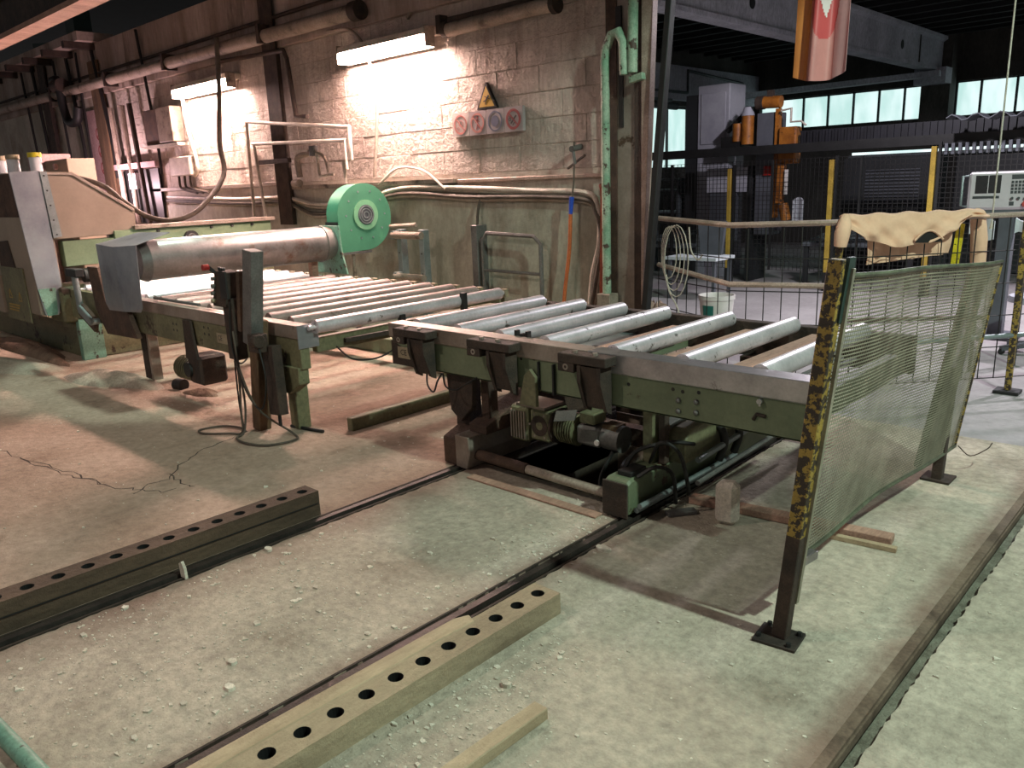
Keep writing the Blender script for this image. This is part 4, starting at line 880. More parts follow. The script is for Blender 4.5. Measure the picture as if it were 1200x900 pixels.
# long hanging supply cable
pipe('supply_cable', [(-9.6, WY-.28, 3.42), (-9.6, WY-.29, 3.2), (-9.6, 5.12, 2.75), (-9.62, 5.06, 2.2), (-9.5, 5.0, 1.82), (-9.30, 4.6, 1.48), (-9.27, 4.32, 1.34), (-9.4, 4.15, 1.32), (-9.58, 4.0, 1.39), (-9.70, 3.82, 1.57), (-9.78, 3.66, 1.74), (-9.95, 3.42, 1.83), (-10.0, 3.24, 1.76)], .03, 'cable_dusty', 'thick dark supply cable hanging in a long loop to the machine hood', 'cable', 6)
b = MB(); b.cyl((-10.0, 3.22, 1.69), (-10.0, 3.23, 1.75), .045, 10); solo(b, 'cable_gland', 'yellow_bright', 'yellow cable gland on the machine hood', 'gland', smooth=40)
# dark cupboard niche with pale box
t = thing('niche_frame', 'dark wall recess with pipes behind the machine', 'recess', (-12.9, WY-.05, 1.2))
b = MB(); b.box(-13.5, -12.2, WY-.06, WY-.022, 1.2, 2.0); build(b, 'back', 'black_metal', t)
b = MB(); b.box(-13.1, -12.85, WY-.14, WY-.06, 1.72, 1.95); build(b, 'box', 'paper', t)
for x, lean in ((-13.35, .10), (-12.95, .05), (-12.55, .18)):
    b = MB(); b.cyl((x, WY-.14, 1.2), (x-lean, WY-.12, 2.95), .04, 8); build(b, 'standpipe', 'pipe_dusty' if x != -12.55 else 'rust_dark', t, smooth=40)
b = MB(); b.box(-13.6, -12.1, WY-.14, WY-.022, 2.02, 2.10); build(b, 'lintel', 'box_pink', t)
for k, (x, dx) in enumerate(((-14.55, .0), (-15.0, .2), (-15.6, .1), (-16.7, .2), (-17.3, .15), (-13.9, .3), (-12.2, .2))):
    pipe('wall_cable', [(x, WY-.10, 3.9), (x+dx*.5, WY-.10, 3.2), (x+dx, WY-.10, 2.4), (x+dx, WY-.10, 1.9)], .03 if k % 2 else .022, 'black_rubber',
         ['first', 'second', 'third', 'fourth', 'fifth', 'sixth', 'seventh'][k] + ' dark cable hanging on the far left wall above the jars', 'cable', 3, 6)
t = thing('pipe_bend', 'black U-shaped pipe bend under the overhead pipe at the far left', 'pipe', (-14.9, WY-.2, 2.8))
b = MB(); b.tube([(-15.4, WY-.22, 3.55), (-15.1, WY-.24, 3.5), (-15.05, WY-.24, 3.1), (-14.9, WY-.24, 2.85), (-14.6, WY-.22, 2.85), (-14.5, WY-.2, 3.05)], .07, 10, 5); build(b, 'bend', 'black_metal', t, smooth=50)
b = MB(); b.cyl((-15.25, WY-.24, 3.44), (-14.95, WY-.24, 3.44), .11, 12); build(b, 'flange', 'rust_dark', t, smooth=40)
# three ring marks printed on the plaster
t = thing('wall_marks', 'three round printed marks in a column on the pink-lit wall board', 'print', (-14.35, WY-.03, 1.9))
b = MB(); b.box(-14.72, -14.14, WY-.03, WY-.004, 1.5, 3.0); build(b, 'board', 'box_pink', t)
for k in range(3):
    z = 2.62-k*.27
    b = MB(); b.ring((-14.3, WY-.031, z), X_, Z_, .075, .10, .002, 20); b.bar((-14.36, WY-.032, z-.06), (-14.24, WY-.032, z+.06), .02, .002, up=(0, 1, 0)); build(b, 'ring_mark', 'sign_red', t, kind=None)
# cable bundle on the dado edge
for k, (off, m) in enumerate((((0, 0), 'cable_grey'), ((.03, .02), 'pipe_white'), ((.05, -.035), 'cable_dusty'), ((.02, -.05), 'cable_grey'))):
    dy, dz = off
    y = WY-.045-dy*.5
    pts = [(-12.0, y, 1.56+dz), (-10.0, y, 1.50+dz), (-8.8, y, 1.50+dz), (-8.2, y, 1.40+dz*2), (-7.4, y, 1.42+dz), (-6.6, y, 1.56+dz), (-5.6, y, 1.53+dz*1.5), (-4.8, y, 1.50+dz), (-4.2, y, 1.47+dz), (-4.08, y, 1.36+dz), (-4.05-dz*.6, y, 1.1), (-4.12-dz, y, .8), (-4.2, y, .3)]
    pipe('wall_cable', pts, .022, m, ['grey cable, lowest-lying of the bundle along the rendered wall', 'white cable on top of the bundle along the rendered wall', 'dark cable at the front of the bundle along the rendered wall', 'second grey cable sagging under the bundle along the rendered wall'][k], 'cable', 5, 8)
pipe('white_hose', [(-6.95, WY-.06, 1.63), (-6.6, WY-.07, 1.78), (-6.2, WY-.08, 1.74), (-5.9, WY-.08, 1.56)], .012, 'pipe_white', 'thin white hose arching above the blower', 'hose', 5, 6)
# wall guard rail, bracket frame
t = thing('guard_rail', 'small tubular steel guard rail standing against the wall behind the transfer table', 'railing', (-5.0, WY-.12, .0))
y = WY-.14
b = MB(); b.tube([(-5.36, y, .0), (-5.36, y, 1.08), (-5.30, y, 1.15), (-4.72, y, 1.13), (-4.64, y, 1.06), (-4.64, y, 0)], .018, 8); build(b, 'hoop', 'grey_metal', t, smooth=40)
b = MB(); b.cyl((-5.36, y, .81), (-4.64, y, .80), .014, 8); build(b, 'cross_tube', 'grey_metal', t, smooth=40)
b = MB(); b.box(-5.49, -5.41, WY-.16, WY-.022, 0, 1.22); build(b, 'post', 'grey_metal', t, bevel=.004)
b = MB(); b.tube([(-5.42, WY-.06, 1.5), (-5.46, WY-.08, 1.35), (-5.46, WY-.10, 1.2)], .014, 6, 3); build(b, 'lead', 'cable_dusty', t, smooth=40)
t = thing('roller_stand', 'galvanised two-post stand with two short rollers by the wall', 'stand', (-6.2, 5.2, 0))
for x in (-6.40, -6.06):
    b = MB(); b.box(x-.035, x+.035, 5.16, 5.24, 0, 1.18); build(b, 'post', 'galvanised', t, bevel=.003)
    for z in (.75, .95, 1.1):
        h = MB(); h.disc((x, 5.159, z), X_, Z_, .009, .002, 8); build(h, 'hole', 'black_metal', t)
for z in (1.13, .72):
    b = MB(); b.cyl((-6.42, 5.10, z), (-5.98, 5.10, z), .035, 12); build(b, 'roller', 'pipe_dusty', t, smooth=40)
    b = MB(); b.box(-6.43, -6.38, 5.08, 5.18, z-.04, z+.04); build(b, 'lug', 'galvanised', t)
# hoses hanging by the column
t = thing('air_hose', 'orange air hose with a blue coupling hanging from a wall hook', 'hose', (-4.3, WY-.13, 0))
b = MB(); b.tube([(-4.31, WY-.125, 1.32), (-4.33, WY-.13, 1.0), (-4.38, WY-.15, .6), (-4.40, WY-.15, .2)], .016, 8, 4); build(b, 'hose', 'orange_hose', t, smooth=50)
b = MB(); b.tube([(-4.26, WY-.125, 1.90), (-4.27, WY-.125, 1.6), (-4.30, WY-.125, 1.42)], .008, 6, 3); build(b, 'lead', 'cable_dusty', t, smooth=50)
b = MB(); b.tube([(-4.295, WY-.125, 1.46), (-4.31, WY-.125, 1.32)], [.022, .016], 10); build(b, 'coupling', 'blue_tape', t, smooth=40)
b = MB(); b.cyl((-4.27, WY-.02, 1.86), (-4.27, WY-.15, 1.84), .025, 10); b.cyl((-4.27, WY-.13, 1.84), (-4.25, WY-.13, 1.72), .014, 8); build(b, 'tap', 'grey_metal', t, smooth=40)
b = MB(); b.bar((-4.40, WY-.04, 1.69), (-4.20, WY-.06, 1.79), .015, .015); build(b, 'hook', 'rust_dark', t)
pipe('orange_cable', [(-4.02, WY-.09, 1.55), (-3.99, WY-.11, 1.45), (-4.0, WY-.11, 1.0), (-4.02, WY-.11, .3)], .018, 'orange_hose2', 'red-orange cable hanging at the wall end beside the green pipe', 'cable', 4, 8)
# ================================================================== STEEL COLUMN
S = thing('steel_column', 'rust-stained steel column at the end of the block wall', 'column', (-3.75, WY-.05, 0))
b = MB(); b.box(-3.98, -3.88, WY-.06, WY-.022, 0, 5.6); build(b, 'angle_post', 'rust', S)
b = MB(); b.box(-3.88, -3.71, WY-.05, WY-.022, 0, 5.6); build(b, 'web', 'cap_steel', S)
b = MB(); b.prism([(-3.63, .6), (-3.62, .6), (-3.53, 2.87), (-3.43, 5.6), (-3.63, 5.6)], 'y', WY-.09, WY-.02); build(b, 'flange', 'rail_pink', S, bevel=.003)
b = MB(); b.box(-3.71, -3.63, WY-.07, WY-.0, 0, 5.6); build(b, 'dark_flange', 'rust_dark', S, bevel=.003)
b = MB(); b.box(-3.86, -3.82, WY-.062, WY-.05, 1.98, 2.4); build(b, 'slot', 'black_metal', S)
b = MB(); b.box(-3.88, -3.83, WY-.07, WY-.05, 2.68, 2.86); build(b, 'slot', 'black_metal', S)
b = MB(); b.bar((-3.60, WY-.14, 0), (-3.24, WY-.14, 4.0), .05, .065); solo(b, 'black_post', 'black_metal', 'slim black post leaning beside the steel column', 'post', bevel=.004)
GPp = thing('green_pipe', 'green painted pipe, peeling, rising up the column and bending over at the top', 'pipe', (-3.93, WY-.13, 0))
b = MB(); b.tube([(-3.93, WY-.14, .68), (-3.93, WY-.14, 2.45), (-3.92, WY-.14, 2.56), (-3.86, WY-.15, 2.65), (-3.79, WY-.16, 2.66), (-3.74, WY-.17, 2.58), (-3.73, WY-.17, 2.35)], .035, 12); build(b, 'pipe', 'pipe_peel', GPp, smooth=45)
b = MB(); b.box(-3.99, -3.86, WY-.20, WY-.08, 0, .68); build(b, 'base_box', 'pipe_dusty', GPp, bevel=.004)
pipe('drain_pipe', [(-3.67, WY-.15, 2.36), (-3.64, WY-.15, 4.0)], .04, 'pipe_peel', 'pale green peeling pipe in front of the column top')
b = MB(); b.bar((-3.70, WY-.13, 2.31), (-3.58, WY-.13, 2.33), .05, .05); solo(b, 'pipe_clip', 'pipe_peel', 'green clip under the pale pipe on the column', 'clip', bevel=.004)
# ================================================================== WIRE FENCE behind the table
FA, FB, FC, FD, FE = V((-3.62, 5.60, 0)), V((-2.78, 5.22, 0)), V((-2.10, 5.44, 0)), V((-1.22, 6.42, 0)), V((-.35, 7.5, 0))
F = thing('wire_fence', 'low guard fence of pale tube rails and dark wide wire mesh beyond the table', 'fence', (-2.1, 5.5, 0))
def up(p, z): return V((p.x, p.y, z))
b = MB(); b.tube([up(FA, 1.27), up(FB, 1.245), up(FC, 1.255)], .02, 8); build(b, 'top_rail', 'rail_pink', F, smooth=40)
b = MB(); b.tube([up(FC, 1.255), up(FD, 1.255), up(FE, 1.255)], .018, 8); build(b, 'top_rail', 'rail_pink', F, smooth=40)
b = MB(); b.tube([up(FA, .90), up(FB, .83), up(FC, .83)], .02, 8); build(b, 'middle_rail', 'rail_pink', F, smooth=40)
b = MB(); b.tube([up(FC, .40), up(FD, .42), up(FE, .42)], .018, 8); build(b, 'lower_rail', 'galvanised', F, smooth=40)
for p, m in ((FC, 'yellow_worn'), (FD, 'yellow_worn')):
    b = MB(); b.bar(up(p, .0), up(p, 1.27), .04, .04); build(b, 'post', m, F, bevel=.003)
    b = MB(); b.box(p.x-.08, p.x+.08, p.y-.07, p.y+.07, 0, .025); build(b, 'foot', 'black_metal', F, bevel=.004)
w = MB()
for a, c, z0, z1 in ((FA, FB, .10, 1.24), (FB, FC, .10, 1.24), (FC, FD, .12, 1.24), (FD, FE, .12, 1.24)):
    L_ = (c-a).length; n = int(round(L_/.125))
    for i in range(n+1):
        p = a.lerp(c, i/n); w.tube([up(p, z0), up(p, z1)], .004, 4)
    nz = 5
    for j in range(nz+1):
        z = z0+(z1-z0)*j/nz; w.tube([up(a, z), up(c, z)], .004, 4)
build(w, 'wire_mesh', 'fence_wire', F, kind='stuff')
# coil of cord hanging on the fence end
t = thing('cord_coil', 'loose coil of pale cord hanging on the fence beside the black post', 'cord', (-3.45, 5.45, .6))
for k in range(4):
    b = MB(); cx, cy_, cz, rx, rz = -3.40+.03*k, 5.40-.012*k, 1.02-.02*k, .07+.012*k, .20+.025*k
    b.tube([(cx+rx*math.cos(a*math.pi/8), cy_, cz+rz*math.sin(a*math.pi/8)) for a in range(16)], .004, 5, closed=True); build(b, 'loop', 'pipe_white', t, smooth=60)
b = MB(); b.tube([(-3.42, 5.40, .85), (-3.38, 5.38, .72), (-3.30, 5.36, .62), (-3.24, 5.34, .5)], .006, 5, 4); build(b, 'tail', 'pipe_white', t, smooth=60)
b = MB(); b.tube([(-3.20, 5.36, 1.22), (-3.18, 5.36, 1.05), (-3.12, 5.36, .98), (-3.08, 5.36, 1.02)], .006, 5, 4); build(b, 'hook_end', 'pipe_white', t, smooth=60)
# ================================================================== JACKET over the fence rail
J = thing('work_jacket', 'beige work jacket slung over the top fence rail', 'jacket', (-1.75, 5.82, .9))
ja, jb = V((-2.10, 5.44, 1.28)), V((-1.44, 6.18, 1.28))
dirj = (jb-ja).normalized(); nj = V((dirj.y, -dirj.x, 0))   # towards the viewer
def fold(u, v):
    return .022*math.sin(u*21+v*6) + .016*math.sin(u*37-v*9) + .008*math.sin(u*66)
def front(u, v):
    p = ja.lerp(jb, u)
    # short front drape with a curved hem and neck dip
    drop = .05+.16*math.sin(min(1, u*1.15)*math.pi)**.8 if u < .87 else .05
    if u > .86: drop *= max(.25, 1-(u-.86)*4)
    z = 1.292 - drop*v + .006*math.sin(u*30)
    return up(p, z) + nj*(.026 + .03*v + fold(u, v)*v)
b = MB(); b.grid(front, 48, 12); build(b, 'front_drape', 'cloth', J, thick=.006, smooth=60)
def top(u, v):
    p = ja.lerp(jb, u); return up(p, 1.292 + .012*math.sin(v*math.pi) + .006*math.sin(u*30)) + nj*(.026-.056*v)
b = MB(); b.grid(top, 48, 4); build(b, 'shoulder_fold', 'cloth', J, thick=.006, smooth=60)
def back(u, v):
    p = ja.lerp(jb, .22+.60*u); drop = .33-.05*u
    return up(p, 1.29-drop*v) - nj*(.03+.02*v+.5*fold(u, v)*v)
b = MB(); b.grid(back, 30, 10); build(b, 'back_drape', 'cloth', J, thick=.006, smooth=60)
def neck(u, v):
    p = ja.lerp(jb, .50+.18*u); return up(p, 1.125+.05*math.sin(u*math.pi)-.075*v*(math.sin(u*math.pi)*.7+.3)) + nj*.062
b = MB(); b.grid(neck, 14, 4); build(b, 'collar_opening', 'cloth_dark', J, thick=.004)
b = MB(); b.tube([up(ja.lerp(jb, .49+.20*k/10), 1.118+.062*math.sin(k/10*math.pi)) + nj*.066 for k in range(11)], .008, 6); build(b, 'collar', 'cloth', J, smooth=60)
b = MB(); b.tube([up(ja.lerp(jb, .03), 1.29)+nj*.0, up(ja.lerp(jb, .0), 1.24)+nj*.05, up(ja.lerp(jb, -.015), 1.18)+nj*.055, up(ja.lerp(jb, -.02), 1.10)+nj*.05], [.03, .045, .05, .04], 10, 0); build(b, 'sleeve', 'cloth', J, smooth=70)
b = MB(); b.tube([up(ja.lerp(jb, .97), 1.29)-nj*.02, up(ja.lerp(jb, 1.01), 1.22)-nj*.05, up(ja.lerp(jb, 1.03), 1.10)-nj*.05, up(ja.lerp(jb, 1.04), .93)-nj*.05], [.03, .05, .055, .05], 10, 0); build(b, 'sleeve', 'cloth', J, smooth=70)
b = MB(); b.bar(up(ja.lerp(jb, .93), .92)-nj*.14, up(ja.lerp(jb, .95), 1.2)-nj*.14, .05, .012); solo(b, 'yellow_level', 'yellow_bright', 'bright yellow strip leaning behind the jacket on the fence', 'strip')
# ================================================================== TIMBERS WITH HOLES
def drilled(name, lab, x0, x1, y1, n, pitch, yh, xh, h, rh, m, depth):
    t = thing(name, lab, 'timber', ((x0+x1)/2, y1-n*pitch/2, 0), 'perforated timbers')
    o = MB(); K_ = 16
    ys = [yh-i*pitch for i in range(n)]
    bounds = [y1] + [(ys[i]+ys[i+1])/2 for i in range(n-1)] + [ys[-1]-pitch/2]
    for i, yc in enumerate(ys):
        ya, yb_ = bounds[i+1], bounds[i]
        # square outline sampled at K_ points matching the hole's rim
        vs = []; fs = []
        for k in range(K_):
            a = 2*math.pi*(k+.5)/K_; c, s = math.cos(a), math.sin(a)
            tx = ((x1-xh)/c if c > 0 else (x0-xh)/c); ty = ((yb_-yc)/s if s > 0 else (ya-yc)/s)
            tt = min(tx, ty)
            vs += [(xh+c*tt, yc+s*tt, h), (xh+c*rh, yc+s*rh, h), (xh+c*rh, yc+s*rh, h-depth)]
        corners = [(x1, yb_), (x0, yb_), (x0, ya), (x1, ya)]
        nb = len(vs); vs += [(cx, cy_, h) for cx, cy_ in corners]
        for k in range(K_):
            k2 = (k+1) % K_
            fs += [(3*k, 3*k2, 3*k2+1, 3*k+1)]
            p, q = V(vs[3*k]), V(vs[3*k2])
            # fill the corner triangle
            if abs(p.x-q.x) > 1e-6 and abs(p.y-q.y) > 1e-6:
                ci = min(range(4), key=lambda j: (V((*corners[j], h))-(p+q)/2).length); fs.append((3*k, nb+ci, 3*k2))
        o.add(vs, fs)
    yl = bounds[-1]
    o.add([(x0, yl, 0), (x1, yl, 0), (x1, y1, 0), (x0, y1, 0), (x0, yl, h), (x1, yl, h), (x1, y1, h), (x0, y1, h)], [(0, 1, 5, 4), (1, 2, 6, 5), (2, 3, 7, 6), (3, 0, 4, 7), (0, 3, 2, 1)])
    build(o, 'beam', m, t)
    for yc in ys:  # black hole walls and bottom stand in for the shade inside
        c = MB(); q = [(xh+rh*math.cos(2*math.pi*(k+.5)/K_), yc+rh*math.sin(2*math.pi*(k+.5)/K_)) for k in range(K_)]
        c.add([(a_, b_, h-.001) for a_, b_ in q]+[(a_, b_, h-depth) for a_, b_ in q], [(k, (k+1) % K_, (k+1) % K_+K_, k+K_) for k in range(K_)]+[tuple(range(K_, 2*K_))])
        build(c, 'hole', 'black_metal', t, label='hole with its inner shade painted as black walls')
    return t
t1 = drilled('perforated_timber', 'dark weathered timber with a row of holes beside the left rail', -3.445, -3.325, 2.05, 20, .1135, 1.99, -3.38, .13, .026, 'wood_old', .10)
c = MB(); c.box(-3.322, -3.318, -.25, 2.04, .065, .07); build(c, 'side_groove', 'black_metal', t1)
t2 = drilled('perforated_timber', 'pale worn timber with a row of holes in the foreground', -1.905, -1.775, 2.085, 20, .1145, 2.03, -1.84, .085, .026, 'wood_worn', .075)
c = MB(); c.prism([(-1.962, -.3), (-1.895, -.3), (-1.892, 1.2), (-1.888, 1.55), (-1.88, 1.735), (-1.93, 1.755), (-1.955, 1.70), (-1.958, 1.2)], 'z', .0, .088); build(c, 'edge_board', 'wood_light', t2, bevel=.004, label='lighter splintered board along the timber')
c = MB(); c.bar((-1.455, .6, .02), (-1.437, 1.585, .02), .055, .04); solo(c, 'plank', 'wood_light', 'pale sawn plank lying on the floor at the bottom of the picture', 'plank', bevel=.003)
# ================================================================== FLOOR THINGS
c = MB(); c.bar((-1.95, 3.33, .02), (-1.02, 3.45, .02), .07, .035); solo(c, 'plank', 'wood_pink', 'brownish plank on the floor behind the white stone', 'plank', bevel=.003)
c = MB(); c.bar((-1.32, 3.335, .012), (-.98, 3.375, .012), .03, .02); solo(c, 'lath', 'wood_light', 'thin light lath sticking out under the mesh guard', 'lath')
c = MB(); c.bar((-1.95, 3.10, .012), (-1.86, 3.22, .012), .05, .02); solo(c, 'steel_plate', 'grey_metal', 'small steel plate on the floor beside the near truck', 'plate', bevel=.003)
c = MB(); c.box(-1.74, -1.635, 3.17, 3.25, 0, .21)
o = solo(c, 'stone_block', 'stone_white', 'rounded white stone block standing upright on the floor', 'stone', bevel=.022)
o.rotation_euler.z = .15
def mound(cx, cy_, rx, ry, h, m, name, lab, cat, seed, rot=0):
    rnd = random.Random(seed); b = MB(); ph = [rnd.uniform(0, 6) for _ in range(4)]
    n, k = 24, 6; vs = [(cx, cy_, h)]; fs = []
    for j in range(1, k+1):
        q = j/k
        for i in range(n):
            a = 2*math.pi*i/n; wob = 1+.12*math.sin(3*a+ph[0])+.08*math.sin(5*a+ph[1])
            z = h*(1-q**2)*(1+.15*math.sin(4*a+ph[2]+q*5)) - (.01 if j == k else 0)
            dx_, dy_ = rx*q*wob*math.cos(a), ry*q*wob*math.sin(a)
            vs.append((cx+dx_*math.cos(rot)-dy_*math.sin(rot), cy_+dx_*math.sin(rot)+dy_*math.cos(rot), z))
    for i in range(n): fs.append((0, 1+i, 1+(i+1) % n))
    for j in range(k-1):
        for i in range(n): fs.append((1+j*n+i, 1+(j+1)*n+i, 1+(j+1)*n+(i+1) % n, 1+j*n+(i+1) % n))
    b.add(vs, fs); solo(b, name, m, lab, cat, smooth=60)
mound(-7.45, 2.60, .70, .20, .09, 'mortar_hump', 'mortar_hump', 'low pale hump of mortar on the floor by the machine foot', 'hump', 3, .22)
mound(-9.3, 2.12, .95, .26, .07, 'mortar_hump', 'mortar_hump', 'flat pale hump of mortar in front of the left machine', 'hump', 5, .3)
mound(-6.28, 2.88, .20, .10, .04, 'dust_pile', 'dirt_pile', 'small dark heap of dirt beside the black puck', 'dirt', 9, .2)
mound(-9.9, 2.64, 1.3, .17, .10, 'dust_pile', 'dirt_pile', 'reddish dirt heaped along the foot of the left machine', 'dirt', 11, .0)
c = MB(); c.tube([(-6.66, 2.84, .035), (-6.56, 2.86, .035)], .05, 16); o = solo(c, 'rubber_puck', 'black_rubber', 'black rubber ring lying on the floor by the conveyor', 'ring', smooth=40)
pipe('green_tube', [(-2.72, .425, .03), (-2.30, .452, .03)], .026, 'teal_paint', 'green tube end at the bottom left corner', 'tube')
# pale floor stripes poured between the conveyor legs are only light; chips of stone are real
BIG = [(-3.22, 1.28, .05, .03, .07, 'upright white stone chip leaning at the dark timber'), (-3.17, 1.66, .06, .03, .012, 'white stone flake near the left rail, right of the upright chip'),
       (-1.97, 2.62, .10, .045, .012, 'flat grey flake on the floor right of the near truck'), (-1.62, 1.62, .04, .025, .015, 'dark flake between the timber and the plank'),
       (-2.45, 1.10, .04, .03, .012, 'white flake in the middle of the near floor'), (-2.32, 1.02, .05, .03, .012, 'larger white flake close to the pale timber'), (-2.75, 1.55, .04, .02, .010, 'small white flake midway between the rails')]
for x, y, a, b_, h, lab in BIG:
    rnd = random.Random(int(x*1000+y*100)); c = MB()
    ring_ = [(x+a/2*rnd.uniform(.7, 1.15)*math.cos(k*math.pi/3.5), y+b_/2*rnd.uniform(.7, 1.15)*math.sin(k*math.pi/3.5)) for k in range(7)]
    if h > .05: c.prism([(x-.02, 0), (x+.025, 0), (x+.02, .05), (x+.0, .075), (x-.025, .06)], 'y', y, y+.012)
    else: c.prism(ring_, 'z', 0, h)
    solo(c, 'stone_chip', 'chip', lab, 'stone chip', group='larger stone chips')
rnd = random.Random(4); c = MB()
def chip(x, y, s):
    k = rnd.choice((3, 4, 5)); a0 = rnd.uniform(0, 6); h = s*rnd.uniform(.25, .6)
    e = rnd.uniform(.45, 1)
    pts = [(x+s*math.cos(a0+2*math.pi*i/k)*rnd.uniform(.7, 1.2), y+e*s*math.sin(a0+2*math.pi*i/k)*rnd.uniform(.7, 1.2)) for i in range(k)]
    c.prism(pts, 'z', -.001, h)
for i in range(3600):
    q = rnd.random()
    if q < .42: x = rnd.uniform(-3.18, -2.14); y = rnd.gauss(1.2, .55)
    elif q < .62: x = rnd.gauss(-1.64, .09); y = rnd.uniform(.7, 1.95)
    elif q < .72: x = rnd.uniform(-2.0, -.78); y = rnd.uniform(.9, 3.6)
    elif q < .80: x = rnd.uniform(-.6, .3); y = rnd.uniform(1.6, 4.5)
    elif q < .9: x = rnd.gauss(-2.2, .1); y = rnd.gauss(2.6, .3)
    else: x = rnd.uniform(-6.5, -3.5); y = rnd.uniform(.8, 3.4)
    if x > -1.775-.02 and x < -1.76 : continue
    if -1.97 < x < -1.77 and y < 2.1: continue
    if -3.45 < x < -3.2 or -.75 < x < -.61 or -2.12 < x < -2.0: continue
    if -1.49 < x < -1.40 and y < 1.6: continue
    chip(x, y, min(.018, .0040*math.exp(rnd.gauss(0, .55))))
build(c, 'stone_chips', 'chip', None, kind='stuff', label='countless small stone chips strewn over the concrete floor', cat='chips')
# ================================================================== BEYOND THE FENCE
t = thing('bucket', 'white plastic bucket with a green label beyond the fence', 'bucket', (-3.86, 7.0, .0))
c = MB(); n = 24; prof = [(.13, 0), (.165, .42), (.175, .42), (.175, .46), (.165, .46), (.155, .43), (.125, .03)]
vs = [(-3.86+r*math.cos(2*math.pi*k/n), 7.0+r*math.sin(2*math.pi*k/n), z) for r, z in prof for k in range(n)]
fs = [(i*n+k, i*n+(k+1) % n, (i+1)*n+(k+1) % n, (i+1)*n+k) for i in range(len(prof)-1) for k in range(n)]
c.add(vs, fs + [tuple(range(n-1, -1, -1)), tuple((len(prof)-1)*n+k for k in range(n))]); build(c, 'shell', 'white_plastic', t, smooth=50)
c = MB(); c.grid(lambda u, v: V((-3.86+(.141+.022*v)*math.cos(-2.0+.75*u), 7.0+(.141+.022*v)*math.sin(-2.0+.75*u), .12+.25*v)), 8, 2); build(c, 'label', 'label_green', t, thick=.001)
mound(-4.4, 6.75, .30, .22, .36, 'sack', 'rubble_sack', 'crumpled pinkish sack of rubble beside the white bucket', 'sack', 21)
mound(-4.0, 6.25, .35, .2, .20, 'sack', 'rubble_sack', 'low pinkish heap of sacks in front of the white bucket', 'sack', 22)
c = MB(); c.bar((-3.4, 8.4, .03), (-1.9, 9.4, .05), .04, .04); solo(c, 'floor_pipe', 'rust', 'rusty bar lying on the floor beyond the fence', 'bar')
# yellow posts of the machine enclosure
EY = 10.8
E_ = thing('enclosure_fence', 'dark fine-mesh safety enclosure with yellow posts around the far robot', 'fence', (-4.4, EY, 0))
for x, z in ((-5.79, 1.66), (-4.33, 1.72), (-3.10, 1.82), (-1.75, 1.85)):
    c = MB(); c.box(x-.03, x+.03, EY-.03, EY+.03, .25, z); build(c, 'post', 'yellow', E_, bevel=.004)
    c = MB(); c.box(x-.035, x+.035, EY-.035, EY+.035, .0, .25); build(c, 'post_foot', 'black_metal', E_)
    c = MB(); c.box(x+.05, x+.08, EY-.02, EY+.02, .0, z+.05); build(c, 'panel_frame', 'black_metal', E_)
w = MB()
i = 0; x = -6.9
while x < -1.7:
    w.box(x-.003, x+.003, EY, EY+.006, .25, 1.75); x += .06
for k in range(26): w.box(-6.9, -1.7, EY, EY+.006, .25+k*.06, .256+k*.06)
build(w, 'wire_mesh', 'fence_wire', E_, kind='stuff')
for x in (-6.75, -5.15, -3.95):
    c = MB(); c.box(x-.012, x+.012, EY-.02, EY+.02, .25, 1.75); build(c, 'mullion', 'black_metal', E_)
# black girder with bellows
Q = thing('bridge_girder', 'long black bridge girder with ribbed bellows across the far hall', 'girder', (-4, 11.1, 0))
c = MB(); c.box(-8.6, 1.5, 10.95, 11.15, 1.84, 1.96); build(c, 'beam', 'black_metal', Q)
c = MB(); c.box(-4.95, 1.5, 11.2, 11.4, 1.96, 2.13); bl = build(c, 'bellows', 'bellows', Q)
for i in range(52):
    c = MB(); x = -4.93+i*.085; c.box(x, x+.03, 11.17, 11.2, 1.965, 2.125); build(c, 'bellows_rib', 'bellows', bl)
for i in range(16):
    c = MB(); x = -3.02+i*.075; c.box(x, x+.035, 10.90, 10.95, 1.72, 1.85); build(c, 'bellows_rib', 'mid_panel', bl)
for x in (-8.4, 1.3):
    c = MB(); c.box(x-.12, x+.12, 10.95, 11.2, 0, 1.84); build(c, 'support', 'black_metal', Q)
c = MB()
pts = []
for i in range(0, 41):
    q = i/40; pts.append((-2.95+q*2.2, 2.13+.035*math.sin(q*2.2/.25*2*math.pi)))
c.prism([(a_, b_) for a_, b_ in pts]+[(a_, b_-.012) for a_, b_ in pts[::-1]], 'y', 10.6, 10.95); solo(c, 'corrugated_sheet', 'mid_panel', 'grey corrugated sheet lying on the black bridge girder', 'sheet')
# tall machine cabinet and robot
t = thing('machine_cabinet', 'tall pale grey cabinet rising above the black girder', 'cabinet', (-6.2, 11.9, 0))
c = MB(); c.box(-6.80, -6.26, 11.6, 12.1, 0, 2.92); build(c, 'body', 'pale_panel', t, bevel=.01)
c = MB(); c.box(-7.02, -6.80, 11.62, 12.1, 0, 2.80); build(c, 'dark_side', 'dark_panel', t)
c = MB(); c.box(-6.74, -6.32, 11.585, 11.6, 2.05, 2.80); build(c, 'door', 'pale_panel', t, bevel=.004)
t = thing('splash_guard', 'pale splash guard behind the enclosure mesh', 'guard', (-6.2, 11.3, 0))
c = MB(); c.box(-6.45, -5.75, 11.3, 11.36, 1.32, 1.68); build(c, 'sheet', 'pale_panel', t, bevel=.004)
c = MB(); c.box(-6.40, -5.95, 11.32, 11.38, .6, 1.32); build(c, 'skirt', 'mid_panel', t)
c = MB(); c.box(-5.78, -5.70, 11.3, 11.8, 0, 1.7); build(c, 'frame', 'dark_panel', t)
c = MB(); c.box(-5.70, -5.45, 11.4, 11.46, 1.28, 1.66); build(c, 'wing', 'pale_panel', t)
